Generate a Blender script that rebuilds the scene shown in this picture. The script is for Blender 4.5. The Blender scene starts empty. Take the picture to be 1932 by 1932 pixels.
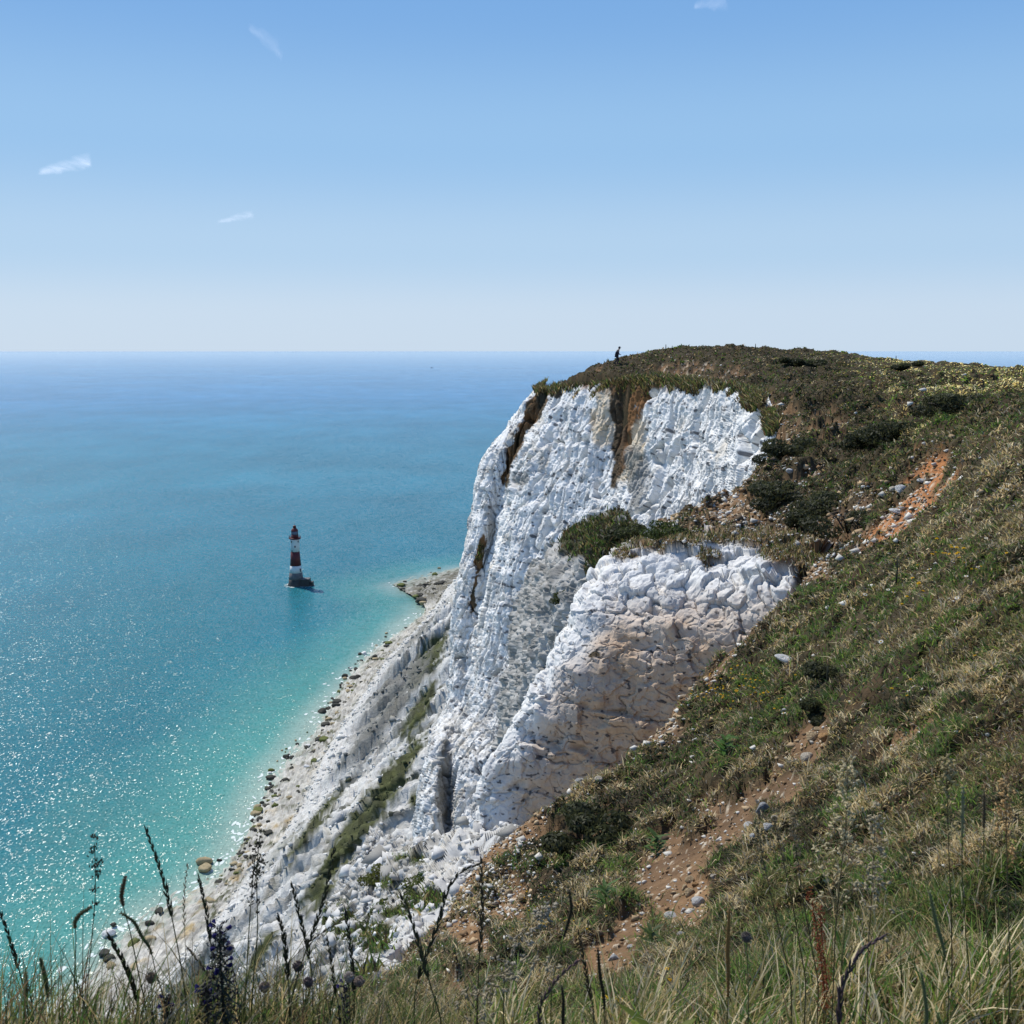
import bpy, math
import numpy as np
rng = np.random.default_rng(11)
R = math.radians
sc = bpy.context.scene
col = sc.collection

# ------------------------------------------------------------------ camera frame
S = 1024 / 1932.0            # picks below are in a 1932 px wide view of the photograph
F = 1065.0                   # focal length in 1024-px pixels
PITCH = math.atan(162 / F)
CZ = 167.0                   # eye height above the sea
cp, sp_ = math.cos(PITCH), math.sin(PITCH)

def Wd(px, py):
    u = (np.asarray(px, float) * S - 512) / F
    v = (512 - np.asarray(py, float) * S) / F
    return u, cp + v * sp_, -sp_ + v * cp
def W(px, py, Y):
    u, dy, dz = Wd(px, py)
    k = np.asarray(Y, float) / dy
    return np.stack([u * k, dy * k, CZ + dz * k], -1)
def Wz(px, py, z):
    u, dy, dz = Wd(px, py)
    k = (z - CZ) / dz
    return np.stack([u * k, dy * k, CZ + dz * k], -1)
def proj(P):
    P = np.asarray(P, float)
    x, y, z = P[..., 0], P[..., 1], P[..., 2] - CZ
    d = y * cp - z * sp_
    up = y * sp_ + z * cp
    d = np.where(np.abs(d) < 1e-6, 1e-6, d)
    return (512 + F * x / d) / S, (512 - F * up / d) / S, d

# ------------------------------------------------------------------ noise
def _h(ix, iy, iz, seed):
    h = (ix.astype(np.uint32) * np.uint32(374761393) + iy.astype(np.uint32) * np.uint32(668265263)
         + iz.astype(np.uint32) * np.uint32(2147483647) + np.uint32((seed * 974634777 + 12345) & 0xffffffff))
    h = (h ^ (h >> np.uint32(13))) * np.uint32(1274126177)
    h = (h ^ (h >> np.uint32(16))) * np.uint32(2246822519)
    return h ^ (h >> np.uint32(15))
def noise(P, seed=0):
    P = np.asarray(P, np.float64)
    i = np.floor(P).astype(np.int64)
    f = P - i
    w = f * f * f * (f * (f * 6 - 15) + 10)
    out = 0
    for dx in (0, 1):
        wx = w[..., 0] if dx else 1 - w[..., 0]
        for dy in (0, 1):
            wy = w[..., 1] if dy else 1 - w[..., 1]
            for dz in (0, 1):
                wz = w[..., 2] if dz else 1 - w[..., 2]
                h = _h(i[..., 0] + dx, i[..., 1] + dy, i[..., 2] + dz, seed)
                gx = (h & np.uint32(1023)).astype(np.float32) / 511.5 - 1
                gy = ((h >> np.uint32(10)) & np.uint32(1023)).astype(np.float32) / 511.5 - 1
                gz = ((h >> np.uint32(20)) & np.uint32(1023)).astype(np.float32) / 511.5 - 1
                out = out + wx * wy * wz * (gx * (f[..., 0] - dx) + gy * (f[..., 1] - dy) + gz * (f[..., 2] - dz))
    return out * 1.25
def fbm(P, octv=4, seed=0, gain=0.5, lac=2.03):
    P = np.asarray(P, float)
    a, s, t = 1.0, 0.0, 0.0
    for o in range(octv):
        s = s + a * noise(P * lac ** o + o * 17.3, seed + o)
        t += a
        a *= gain
    return s / t * 1.5
def worley(P, seed=0):
    P = np.asarray(P, np.float64)
    i = np.floor(P).astype(np.int64)
    f1 = np.full(P.shape[:-1], 9.0)
    f2 = f1.copy()
    cid = np.zeros(P.shape[:-1])
    for dx in (-1, 0, 1):
        for dy in (-1, 0, 1):
            for dz in (-1, 0, 1):
                h = _h(i[..., 0] + dx, i[..., 1] + dy, i[..., 2] + dz, seed)
                qx = i[..., 0] + dx + (h & np.uint32(1023)) / 1023.0
                qy = i[..., 1] + dy + ((h >> np.uint32(10)) & np.uint32(1023)) / 1023.0
                qz = i[..., 2] + dz + ((h >> np.uint32(20)) & np.uint32(1023)) / 1023.0
                d = (qx - P[..., 0]) ** 2 + (qy - P[..., 1]) ** 2 + (qz - P[..., 2]) ** 2
                near = d < f1
                f2 = np.where(near, f1, np.minimum(f2, d))
                cid = np.where(near, (h >> np.uint32(7)) % np.uint32(997) / 997.0, cid)
                f1 = np.where(near, d, f1)
    return np.sqrt(f1), np.sqrt(f2), cid
def facet(P, seed=0):
    """broken-rock relief: every Voronoi cell is a tilted plane at its own height"""
    P = np.asarray(P, np.float64)
    i = np.floor(P).astype(np.int64)
    f1 = np.full(P.shape[:-1], 9.0); f2 = f1.copy(); val = np.zeros(P.shape[:-1]); cid = np.zeros(P.shape[:-1])
    for dx in (-1, 0, 1):
        for dy in (-1, 0, 1):
            for dz in (-1, 0, 1):
                h = _h(i[..., 0] + dx, i[..., 1] + dy, i[..., 2] + dz, seed)
                vx = P[..., 0] - (i[..., 0] + dx + (h & np.uint32(1023)) / 1023.0)
                vy = P[..., 1] - (i[..., 1] + dy + ((h >> np.uint32(10)) & np.uint32(1023)) / 1023.0)
                vz = P[..., 2] - (i[..., 2] + dz + ((h >> np.uint32(20)) & np.uint32(1023)) / 1023.0)
                d = vx * vx + vy * vy + vz * vz
                near = d < f1
                f2 = np.where(near, f1, np.minimum(f2, d))
                a = (h % np.uint32(251)) / 125.5 - 1; b = (h % np.uint32(241)) / 120.5 - 1; c = (h % np.uint32(239)) / 119.5 - 1
                ci = (h % np.uint32(997)) / 997.0
                val = np.where(near, vx * a + vy * b + vz * c + 0.55 * (ci - 0.5), val)
                cid = np.where(near, ci, cid)
                f1 = np.where(near, d, f1)
    return val, np.sqrt(f1), np.sqrt(f2), cid
def sstep(a, b, x):
    t = np.clip((x - a) / (b - a), 0, 1)
    return t * t * (3 - 2 * t)
def mix(a, b, t):
    t = np.asarray(t)[..., None]
    return np.asarray(a) * (1 - t) + np.asarray(b) * t
def blob(px, py, cx, cy, rx, ry, ang=0.0):
    c, s = math.cos(R(ang)), math.sin(R(ang))
    dx, dy = px - cx, py - cy
    a = (dx * c + dy * s) / rx
    b = (-dx * s + dy * c) / ry
    return np.exp(-(a * a + b * b) * 0.9)
def blobs(px, py, lst):
    m = np.zeros(np.shape(px))
    for b in lst:
        m = np.maximum(m, blob(px, py, *b))
    return m

# ------------------------------------------------------------------ splines / polylines
def hermite(xk, Yk, xq):
    xk = np.asarray(xk, float); Yk = np.asarray(Yk, float)
    d = np.diff(Yk, axis=0) / np.diff(xk).reshape((-1,) + (1,) * (Yk.ndim - 1))
    m = np.zeros_like(Yk)
    m[0], m[-1] = d[0], d[-1]
    m[1:-1] = np.where(d[:-1] * d[1:] > 0, 2 * d[:-1] * d[1:] / (d[:-1] + d[1:] + 1e-12), 0.25 * (d[:-1] + d[1:]))
    j = np.clip(np.searchsorted(xk, xq, side='right') - 1, 0, len(xk) - 2)
    sh = (-1,) + (1,) * (Yk.ndim - 1)
    h = (xk[j + 1] - xk[j]).reshape(sh)
    t = ((xq - xk[j]) / (xk[j + 1] - xk[j])).reshape(sh)
    t2, t3 = t * t, t * t * t
    return (2 * t3 - 3 * t2 + 1) * Yk[j] + (t3 - 2 * t2 + t) * h * m[j] + (-2 * t3 + 3 * t2) * Yk[j + 1] + (t3 - t2) * h * m[j + 1]
def patch(columns, nu, nv):
    rows = []
    for c in columns:
        c = np.array(c, float)
        q = np.stack([c[:, 0], c[:, 1], 1 / c[:, 2]], 1)
        t = np.concatenate([[0], np.cumsum(np.hypot(np.diff(c[:, 0]), np.diff(c[:, 1])))])
        rows.append(hermite(t / t[-1], q, np.linspace(0, 1, nv)))
    A = np.array(rows)
    step = np.maximum(np.mean(np.hypot(np.diff(A[..., 0], axis=0), np.diff(A[..., 1], axis=0)), axis=1), 12)
    t = np.concatenate([[0], np.cumsum(step)])
    A = hermite(t / t[-1], A, np.linspace(0, 1, nu))
    return W(A[..., 0], A[..., 1], 1 / A[..., 2])
def gnormal(P):
    n = np.cross(np.gradient(P, axis=0), np.gradient(P, axis=1))
    n /= np.linalg.norm(n, axis=-1, keepdims=True) + 1e-12
    view = P - np.array([0, 0, CZ])
    s = np.sign((n * view).sum(-1))
    if s.sum() > 0: n = -n
    return n
def seg_dist(X, Y, pl):
    best = np.full(np.shape(X), 1e9)
    for (ax, ay), (bx, by) in zip(pl[:-1], pl[1:]):
        vx, vy = bx - ax, by - ay
        t = np.clip(((X - ax) * vx + (Y - ay) * vy) / (vx * vx + vy * vy + 1e-12), 0, 1)
        best = np.minimum(best, np.hypot(X - ax - t * vx, Y - ay - t * vy))
    return best
def inside(X, Y, pl):
    c = np.zeros(np.shape(X), bool)
    n = len(pl)
    for k in range(n):
        ax, ay = pl[k]; bx, by = pl[(k + 1) % n]
        if ay == by: continue
        hit = ((ay > Y) != (by > Y)) & (X < (bx - ax) * (Y - ay) / (by - ay) + ax)
        c ^= hit
    return c

# ------------------------------------------------------------------ mesh makers
def new_obj(name, me, mat, parent=None, **props):
    o = bpy.data.objects.new(name, me)
    col.objects.link(o)
    if mat is not None and me is not None: me.materials.append(mat)
    if parent is not None: o.parent = parent
    for k, v in props.items(): o[k] = v
    return o
def raw_mesh(name, V, faces, C=None, smooth=True):
    """faces: int array (n,3) or (n,4)"""
    V = np.ascontiguousarray(V, np.float32).reshape(-1, 3)
    faces = np.ascontiguousarray(faces, np.int32)
    me = bpy.data.meshes.new(name)
    k = faces.shape[1]
    me.vertices.add(len(V)); me.vertices.foreach_set('co', V.ravel())
    me.loops.add(faces.size); me.loops.foreach_set('vertex_index', faces.ravel())
    me.polygons.add(len(faces)); me.polygons.foreach_set('loop_start', np.arange(0, faces.size, k, dtype=np.int32))
    if smooth: me.polygons.foreach_set('use_smooth', np.ones(len(faces), bool))
    me.update(calc_edges=True)
    if C is not None:
        a = me.color_attributes.new('Col', 'FLOAT_COLOR', 'POINT')
        C = np.asarray(C, np.float32).reshape(-1, C.shape[-1])
        if C.shape[1] == 3: C = np.concatenate([C, np.ones((len(C), 1), np.float32)], 1)
        a.data.foreach_set('color', np.ascontiguousarray(C).ravel())
    return me
def grid_faces(nu, nv, keep=None):
    a = np.arange(nu * nv).reshape(nu, nv)
    f = np.stack([a[:-1, :-1], a[1:, :-1], a[1:, 1:], a[:-1, 1:]], -1)
    if keep is not None: f = f[keep]
    return f.reshape(-1, 4)
def grid_obj(name, P, C, mat, **props):
    nu, nv = P.shape[:2]
    return new_obj(name, raw_mesh(name, P, grid_faces(nu, nv), C), mat, **props)

# ------------------------------------------------------------------ materials
class NT:
    def __init__(s, name):
        s.m = bpy.data.materials.new(name); s.m.use_nodes = True
        s.t = s.m.node_tree; s.t.nodes.clear()
        s.out = s.n('ShaderNodeOutputMaterial')
    def n(s, kind, **kw):
        nd = s.t.nodes.new(kind)
        for k, v in kw.items():
            if k.startswith('_'): nd.inputs[k[1:].replace('_', ' ')].default_value = v
            else: setattr(nd, k, v)
        return nd
    def l(s, a, b): s.t.links.new(a, b)
    def attr(s, name='Col'):
        return s.n('ShaderNodeAttribute', attribute_name=name).outputs['Color']
    def pos(s, scale=(1, 1, 1)):
        g = s.n('ShaderNodeNewGeometry')
        m = s.n('ShaderNodeMapping'); m.inputs['Scale'].default_value = scale
        s.l(g.outputs['Position'], m.inputs['Vector'])
        return m.outputs['Vector']
    def objpos(s, scale=(1, 1, 1)):
        g = s.n('ShaderNodeTexCoord')
        m = s.n('ShaderNodeMapping'); m.inputs['Scale'].default_value = scale
        s.l(g.outputs['Object'], m.inputs['Vector'])
        return m.outputs['Vector']
    def noise(s, vec, scale, detail=4, rough=0.55, dist=0.0):
        nd = s.n('ShaderNodeTexNoise', _Scale=scale, _Detail=detail, _Roughness=rough, _Distortion=dist)
        s.l(vec, nd.inputs['Vector']); return nd.outputs['Fac']
    def ramp(s, fac, lo, hi, a=0.0, b=1.0):
        nd = s.n('ShaderNodeMapRange'); nd.inputs['From Min'].default_value = lo; nd.inputs['From Max'].default_value = hi
        nd.inputs['To Min'].default_value = a; nd.inputs['To Max'].default_value = b
        s.l(fac, nd.inputs['Value']); return nd.outputs['Result']
    def mixc(s, fac, a, b, mode='MIX'):
        nd = s.n('ShaderNodeMix', data_type='RGBA', blend_type=mode)
        for i, v in ((0, fac), (6, a), (7, b)):
            if hasattr(v, 'links'): s.l(v, nd.inputs[i])
            else: nd.inputs[i].default_value = v if i == 0 else (*v[:3], 1)
        return nd.outputs[2]
    def math(s, op, a, b=0.0):
        nd = s.n('ShaderNodeMath', operation=op)
        for i, v in ((0, a), (1, b)):
            if hasattr(v, 'links'): s.l(v, nd.inputs[i])
            else: nd.inputs[i].default_value = v
        return nd.outputs[0]
    def scalec(s, c, f):
        nd = s.n('ShaderNodeVectorMath', operation='SCALE')
        s.l(c, nd.inputs[0])
        if hasattr(f, 'links'): s.l(f, nd.inputs['Scale'])
        else: nd.inputs['Scale'].default_value = f
        return nd.outputs[0]
    def bump(s, h, strength, dist, prev=None):
        nd = s.n('ShaderNodeBump', _Strength=strength, _Distance=dist)
        s.l(h, nd.inputs['Height'])
        if prev is not None: s.l(prev, nd.inputs['Normal'])
        return nd.outputs[0]
    def bsdf(s, color, rough=0.9, normal=None, spec=0.3, **kw):
        b = s.n('ShaderNodeBsdfPrincipled')
        if hasattr(color, 'links'): s.l(color, b.inputs['Base Color'])
        else: b.inputs['Base Color'].default_value = (*color[:3], 1)
        if hasattr(rough, 'links'): s.l(rough, b.inputs['Roughness'])
        else: b.inputs['Roughness'].default_value = rough
        b.inputs['Specular IOR Level'].default_value = spec
        for k, v in kw.items(): b.inputs[k].default_value = v
        if normal is not None: s.l(normal, b.inputs['Normal'])
        return b
    def done(s, sh):
        s.l(sh.outputs[0] if hasattr(sh, 'outputs') else sh, s.out.inputs['Surface']); return s.m

def mat_rock(name, fine, dist, strength=0.7, spec=0.1, var=0.25):
    t = NT(name)
    p = t.pos()
    n1 = t.noise(p, fine, 6, 0.65)
    n2 = t.noise(p, fine * 5, 4, 0.6)
    c = t.scalec(t.attr(), t.ramp(n1, 0.25, 0.75, 1 - var, 1 + var * 0.55))
    b = t.bump(n1, strength, dist)
    b = t.bump(n2, strength * 0.6, dist * 0.3, b)
    return t.done(t.bsdf(c, 0.95, b, spec))
M_cliff = mat_rock('weathered chalk far', 3.0, 0.16, 0.5, var=0.16)
M_butt = mat_rock('weathered chalk near', 5.0, 0.05, 0.5, var=0.18)
M_scree = mat_rock('chalk scree', 0.9, 0.7, 0.7, var=0.3)
M_soil = mat_rock('soil and turf', 6.0, 0.06, 0.9, var=0.35)
M_beach = mat_rock('pebble beach', 0.6, 0.6, 0.8, var=0.35)
M_stone = mat_rock('stone', 14.0, 0.02, 0.6)
M_boulder = mat_rock('wet boulder', 0.9, 0.3, 0.7, spec=0.35)

def mat_leaf(name, trans=0.35, rough=0.6, spec=0.25):
    t = NT(name)
    c = t.attr()
    b = t.bsdf(c, rough, None, spec)
    tr = t.n('ShaderNodeBsdfTranslucent')
    t.l(t.mixc(0.5, c, (0.35, 0.35, 0.06), 'MIX') if False else t.scalec(c, 1.2), tr.inputs['Color'])
    mx = t.n('ShaderNodeMixShader'); mx.inputs[0].default_value = trans
    t.l(b.outputs[0], mx.inputs[1]); t.l(tr.outputs[0], mx.inputs[2])
    return t.done(mx)
M_grass = mat_leaf('grass blade', 0.48)
M_plant = mat_leaf('plant', 0.4)
def mat_paint(name, rgb, rough=0.55, var=0.12, scale=0.8, spec=0.3):
    t = NT(name)
    p = t.objpos()
    n = t.noise(p, scale, 5, 0.6)
    st = t.noise(t.objpos((3, 3, 0.25)), scale * 1.2, 4, 0.6)
    v = t.math('MULTIPLY', t.ramp(n, 0.3, 0.7, 1 - var, 1 + var * .5), t.ramp(st, 0.3, 0.7, 1 - var, 1.03))
    c = t.n('ShaderNodeRGB'); c.outputs[0].default_value = (*rgb, 1)
    return t.done(t.bsdf(t.scalec(c.outputs[0], v), rough, t.bump(n, 0.2, 0.05), spec))

# ------------------------------------------------------------------ world, sun, camera
SUN_AZ, SUN_EL = R(-43), R(52)      # azimuth measured from +Y (view), negative = left
sun_dir = np.array([math.sin(SUN_AZ) * math.cos(SUN_EL), math.cos(SUN_AZ) * math.cos(SUN_EL), math.sin(SUN_EL)])
w = bpy.data.worlds.new('World'); sc.world = w; w.use_nodes = True
wt = w.node_tree; wt.nodes.clear()
sky = wt.nodes.new('ShaderNodeTexSky'); sky.sky_type = 'NISHITA'; sky.sun_disc = False
sky.sun_elevation = SUN_EL; sky.sun_rotation = SUN_AZ
sky.altitude = 100; sky.air_density = 1.0; sky.dust_density = 0.4; sky.ozone_density = 3.0
hs = wt.nodes.new('ShaderNodeHueSaturation'); hs.inputs['Saturation'].default_value = 1.0
bg = wt.nodes.new('ShaderNodeBackground'); bg.inputs['Strength'].default_value = 0.11
wo = wt.nodes.new('ShaderNodeOutputWorld')
wt.links.new(sky.outputs[0], hs.inputs['Color'])
tc = wt.nodes.new('ShaderNodeTexCoord'); sx = wt.nodes.new('ShaderNodeSeparateXYZ'); wt.links.new(tc.outputs['Generated'], sx.inputs[0])
cr = wt.nodes.new('ShaderNodeValToRGB'); cr.color_ramp.interpolation = 'EASE'
SKY = [(0.0, (0.575, 0.71, 0.87)), (0.03, (0.57, 0.705, 0.87)), (0.09, (0.45, 0.64, 0.86)), (0.18, (0.315, 0.545, 0.84)), (0.30, (0.20, 0.42, 0.78)), (0.5, (0.13, 0.31, 0.68)), (1.0, (0.08, 0.20, 0.52))]
while len(cr.color_ramp.elements) < len(SKY): cr.color_ramp.elements.new(0.5)
for e, (q_, c_) in zip(cr.color_ramp.elements, SKY): e.position = q_; e.color = (*[v / 0.11 for v in c_], 1)
wt.links.new(sx.outputs['Z'], cr.inputs[0])
mxs = wt.nodes.new('ShaderNodeMix'); mxs.data_type = 'RGBA'; mxs.inputs[0].default_value = 0.92      # summer haze lying in the air
wt.links.new(hs.outputs[0], mxs.inputs[6]); wt.links.new(cr.outputs[0], mxs.inputs[7]); wt.links.new(mxs.outputs[2], bg.inputs[0]); wt.links.new(bg.outputs[0], wo.inputs[0])
L = bpy.data.lights.new('sun', 'SUN'); L.energy = 5.0; L.angle = R(0.53); L.color = (1, 0.955, 0.88)
lo = bpy.data.objects.new('sun', L); col.objects.link(lo)
import mathutils
lo.rotation_euler = mathutils.Vector(sun_dir).to_track_quat('Z', 'Y').to_euler()
cam = bpy.data.cameras.new('camera'); co = bpy.data.objects.new('camera', cam); col.objects.link(co)
co.location = (0, 0, CZ); co.rotation_euler = (R(90) - PITCH, 0, 0)
cam.sensor_width = 36; cam.sensor_fit = 'HORIZONTAL'; cam.lens = 36 * F / 1024; cam.dof.use_dof = True; cam.dof.focus_distance = 45; cam.dof.aperture_fstop = 15; cam.clip_start = 0.05; cam.clip_end = 300000
sc.camera = co
sc.view_settings.view_transform = 'Standard'; sc.view_settings.look = 'None'; sc.view_settings.exposure = 0
sc.cycles.max_bounces = 6; sc.cycles.diffuse_bounces = 3; sc.cycles.glossy_bounces = 2; sc.cycles.transparent_max_bounces = 8
sc.cycles.transmission_bounces = 2
sc.cycles.caustics_reflective = False; sc.cycles.caustics_refractive = False
# ================================================================== SHORE, SEA
shore_px = [(905, 1068), (860, 1074), (810, 1088), (772, 1098), (742, 1104), (775, 1111), (806, 1120), (824, 1131), (797, 1160), (748, 1200), (708, 1228), (680, 1255), (648, 1292),
            (620, 1340), (595, 1385), (555, 1425), (520, 1470), (490, 1530), (460, 1590), (422, 1645), (365, 1690),
            (300, 1722), (232, 1775), (180, 1835), (120, 1890), (20, 1975), (-90, 2100)]
shore = Wz(*np.array(shore_px, float).T, 0.0)[:, :2]
shore = np.concatenate([shore, shore[-1:] + np.array([[-6, -60], [-10, -130], [-12, -230]])])
foot_px = [(905, 1095), (858, 1105), (835, 1118), (826, 1135), (800, 1172), (758, 1215), (720, 1255), (690, 1300), (655, 1350), (620, 1405), (590, 1462),
           (560, 1525), (520, 1590), (462, 1650), (430, 1700), (380, 1765), (320, 1830), (260, 1900), (190, 1980), (80, 2110)]
foot = Wz(*np.array(foot_px, float).T, 3.0)[:, :2]
foot = np.concatenate([foot, foot[-1:] + np.array([[-5, -60], [-8, -130], [-10, -230]])])

# sea: one sheet of rings out to the horizon, finer near the shore
az = np.radians(np.concatenate([np.linspace(-80, -32, 24), np.linspace(-31, 14, 300), np.linspace(15, 80, 40)]))
rad = np.concatenate([np.geomspace(150, 1500, 260), np.geomspace(1550, 140000, 90)])
A_, R_ = np.meshgrid(az, rad, indexing='ij')
X, Y = R_ * np.sin(A_), R_ * np.cos(A_)
dsh = seg_dist(X, Y, shore)
P = np.stack([X, Y, np.zeros_like(X)], -1)
wq = fbm(np.stack([X / 90, Y / 160, X * 0], -1), 4, 3)
dd = dsh * (1 + 0.45 * wq) + 8 * wq
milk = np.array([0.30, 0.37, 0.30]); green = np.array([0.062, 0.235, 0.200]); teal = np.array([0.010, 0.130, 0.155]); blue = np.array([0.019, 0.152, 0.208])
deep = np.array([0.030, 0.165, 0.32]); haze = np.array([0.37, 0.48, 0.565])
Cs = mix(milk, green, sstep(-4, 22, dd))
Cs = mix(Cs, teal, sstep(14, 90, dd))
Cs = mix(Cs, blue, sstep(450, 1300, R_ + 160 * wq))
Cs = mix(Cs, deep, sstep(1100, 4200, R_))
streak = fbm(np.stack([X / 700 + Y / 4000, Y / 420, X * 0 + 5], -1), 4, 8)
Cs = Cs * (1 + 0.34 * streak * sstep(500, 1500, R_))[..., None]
Cs = mix(Cs, haze, sstep(math.log(1800), math.log(60000), np.log(R_)) ** 1.05)  # air haze painted into the colour of the far water
t = NT('sea water')
p = t.pos()
def wavevec(vec, scale, detail, rough):
    nd = t.n('ShaderNodeTexNoise', _Scale=scale, _Detail=detail, _Roughness=rough)
    t.l(vec, nd.inputs['Vector'])
    s_ = t.n('ShaderNodeVectorMath', operation='SUBTRACT'); s_.inputs[1].default_value = (0.5, 0.5, 0.5)
    t.l(nd.outputs['Color'], s_.inputs[0]); return s_.outputs[0], nd.outputs['Fac']
v1, f1_ = wavevec(t.pos((0.8, 1.0, 1)), 0.20, 3, 0.6)
v2, f2_ = wavevec(t.pos((1.0, 0.5, 1)), 1.35, 2, 0.6)
va = t.n('ShaderNodeVectorMath', operation='MULTIPLY'); t.l(v1, va.inputs[0]); va.inputs[1].default_value = (0.55, 0.6, 0)
vb = t.n('ShaderNodeVectorMath', operation='MULTIPLY'); t.l(v2, vb.inputs[0]); vb.inputs[1].default_value = (1.9, 2.05, 0)
vs = t.n('ShaderNodeVectorMath', operation='ADD'); t.l(va.outputs[0], vs.inputs[0]); t.l(vb.outputs[0], vs.inputs[1])
v3 = t.n('ShaderNodeVectorMath', operation='ADD'); t.l(vs.outputs[0], v3.inputs[0]); v3.inputs[1].default_value = (0, 0, 1)
vn_ = t.n('ShaderNodeVectorMath', operation='NORMALIZE'); t.l(v3.outputs[0], vn_.inputs[0])
big = t.noise(t.pos((1, 0.5, 1)), 0.012, 3, 0.5)
rip = t.ramp(f1_, 0.35, 0.65, 0.88, 1.12)
c = t.scalec(t.attr(), t.math('MULTIPLY', t.ramp(big, 0.3, 0.7, 0.88, 1.12), rip))
M_sea = t.done(t.bsdf(c, 0.235, vn_.outputs[0], 0.32, IOR=1.33))
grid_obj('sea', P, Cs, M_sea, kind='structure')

# scree + beach: s runs along the shore (screen-even), d runs inland
def resample(pl, n):
    d = np.concatenate([[0], np.cumsum(np.hypot(*np.diff(pl, axis=0).T) / (0.5 * (np.hypot(*pl[1:].T) + np.hypot(*pl[:-1].T))))])
    q = np.linspace(0, d[-1], n)
    return hermite(d, pl, q)
NS = 640
sl = resample(shore, NS); fl = resample(foot, NS)
k = np.ones(41) / 41
smooth_dir = np.stack([np.convolve(np.pad(fl[:, i], 20, mode='edge'), k, 'valid') for i in (0, 1)], 1)
tan = np.gradient(smooth_dir, axis=0); tan /= np.linalg.norm(tan, axis=1, keepdims=True)
inl = np.stack([-tan[:, 1], tan[:, 0]], 1)
if inl[:, 0].mean() < 0: inl = -inl
nb, ns = 60, 430
tb = np.linspace(-0.5, 1, nb)[None, :, None]
Bxy = sl[:, None] * (1 - tb) + fl[:, None] * tb
Bz = np.where(tb[..., 0] < 0, tb[..., 0] * 4.0, 3.0 * tb[..., 0] ** 1.2 if False else 3.0 * np.abs(tb[..., 0])) * np.ones((NS, 1))
ds = (np.linspace(0, 1, ns + 1)[1:] ** 1.3 * 230)[None, :, None]
Sxy = fl[:, None] + inl[:, None] * ds
XY = np.concatenate([Bxy, Sxy], 1)
dist = np.concatenate([np.minimum(tb[0, :, 0] - 1, 0) * 0, ds[0, :, 0]])[None, :] * np.ones((NS, 1))
arc = np.concatenate([[0], np.cumsum(np.hypot(*np.diff(smooth_dir, axis=0).T))])[:, None] * np.ones_like(dist)
slope = math.tan(R(43))
warp = fbm(np.stack([arc / 40, dist / 60, arc * 0 + 2], -1), 3, 21)
rid = fbm(np.stack([arc / 24 + 0.35 * warp, dist / 190, arc * 0], -1), 4, 22, 0.55)
rid2 = fbm(np.stack([arc / 7 + 0.5 * warp, dist / 70, arc * 0 + 9], -1), 4, 23, 0.6)
up = sstep(0, 26, dist)
Z = 3.0 + 108 * np.tanh(slope * dist * (0.86 + 0.14 * sstep(10, 60, dist)) / 108) + up * (15 * rid + 6.5 * rid2)
Z[:, :nb] = Bz
P = np.concatenate([XY, Z[..., None]], -1)
Nn = gnormal(P); Nn[..., :] = np.where(Nn[..., 2:3] < 0, -Nn, Nn)
ca, _, _, _ = facet(P / 4.2 + 0.3 * warp[..., None], 31)
cb, _, _, bid = facet(P / 1.7, 32)
rough = fbm(P / 3.5, 5, 33, 0.62)
gul = np.abs(noise(np.stack([arc / 6.5 + 0.5 * warp, dist / 55, arc * 0 + 3], -1), 34))
am = up * (1.1 * ca + 0.55 * cb + 1.3 * rough - 1.6 * sstep(0.14, 0, gul)) + (1 - up) * 0.35 * cb
P = P + Nn * am[..., None]
P[..., 2] += (1 - up) * (0.5 * cb + 0.7 * rough + 0.2) * (P[..., 2] > -1.5)
px, py, _ = proj(P)
white = np.array([0.58, 0.57, 0.535]); grey = np.array([0.24, 0.235, 0.21]); veg = np.array([0.088, 0.096, 0.040]); dveg = np.array([0.060, 0.064, 0.034])
C = np.ones(P.shape) * white
gn = fbm(np.stack([arc / 9 + 0.6 * warp, dist / 60, arc * 0 + 4], -1), 5, 41, 0.65)
fine_ = fbm(np.stack([arc / 1.8 + .5 * warp, dist / 5.0, Z / 9], -1), 4, 43, 0.65)
C = mix(C, grey, sstep(-0.18, 0.35, gn + 0.6 * fine_) * 0.85 * up)
C = mix(C, np.array([0.11, 0.11, 0.095]), sstep(0.18, 0.42, fine_ + 0.4 * gn) * 0.8 * up)
vn = gn * 0.55 - 0.9 * rid + 0.4 * rough
vz = blobs(px, py, [(690, 1540, 190, 34, -54), (640, 1620, 150, 18, -50), (740, 1470, 120, 22, -54), (805, 1250, 80, 26, -60), (790, 1340, 90, 20, -60), (590, 1560, 120, 14, -52), (520, 1600, 110, 16, -52), (470, 1630, 70, 18, -40),
                    (610, 1690, 60, 14, -50), (345, 1870, 90, 22, -20), (490, 1800, 70, 12, -60), (560, 1860, 60, 20, 0), (800, 1500, 40, 30, -40), (380, 1850, 40, 30, -10)])
vm = sstep(0.38, 0.62, vz + 0.30 * vn + 0.35 * fine_ + 0.25 * fbm(P / 2.2, 4, 47, 0.65))
C = mix(C, mix(veg, dveg, sstep(-.2, .3, rough)), vm * up)
gz = blobs(px, py, [(745, 1300, 110, 50, -58), (700, 1380, 90, 40, -58), (780, 1200, 70, 16, -50), (500, 1560, 80, 16, -40), (820, 1640, 60, 60, 0)])
C = mix(C, np.array([0.17, 0.168, 0.15]), sstep(0.35, 0.75, gz + 0.5 * gn + .25 * rough + .5 * fine_) * 0.85 * up)
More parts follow.
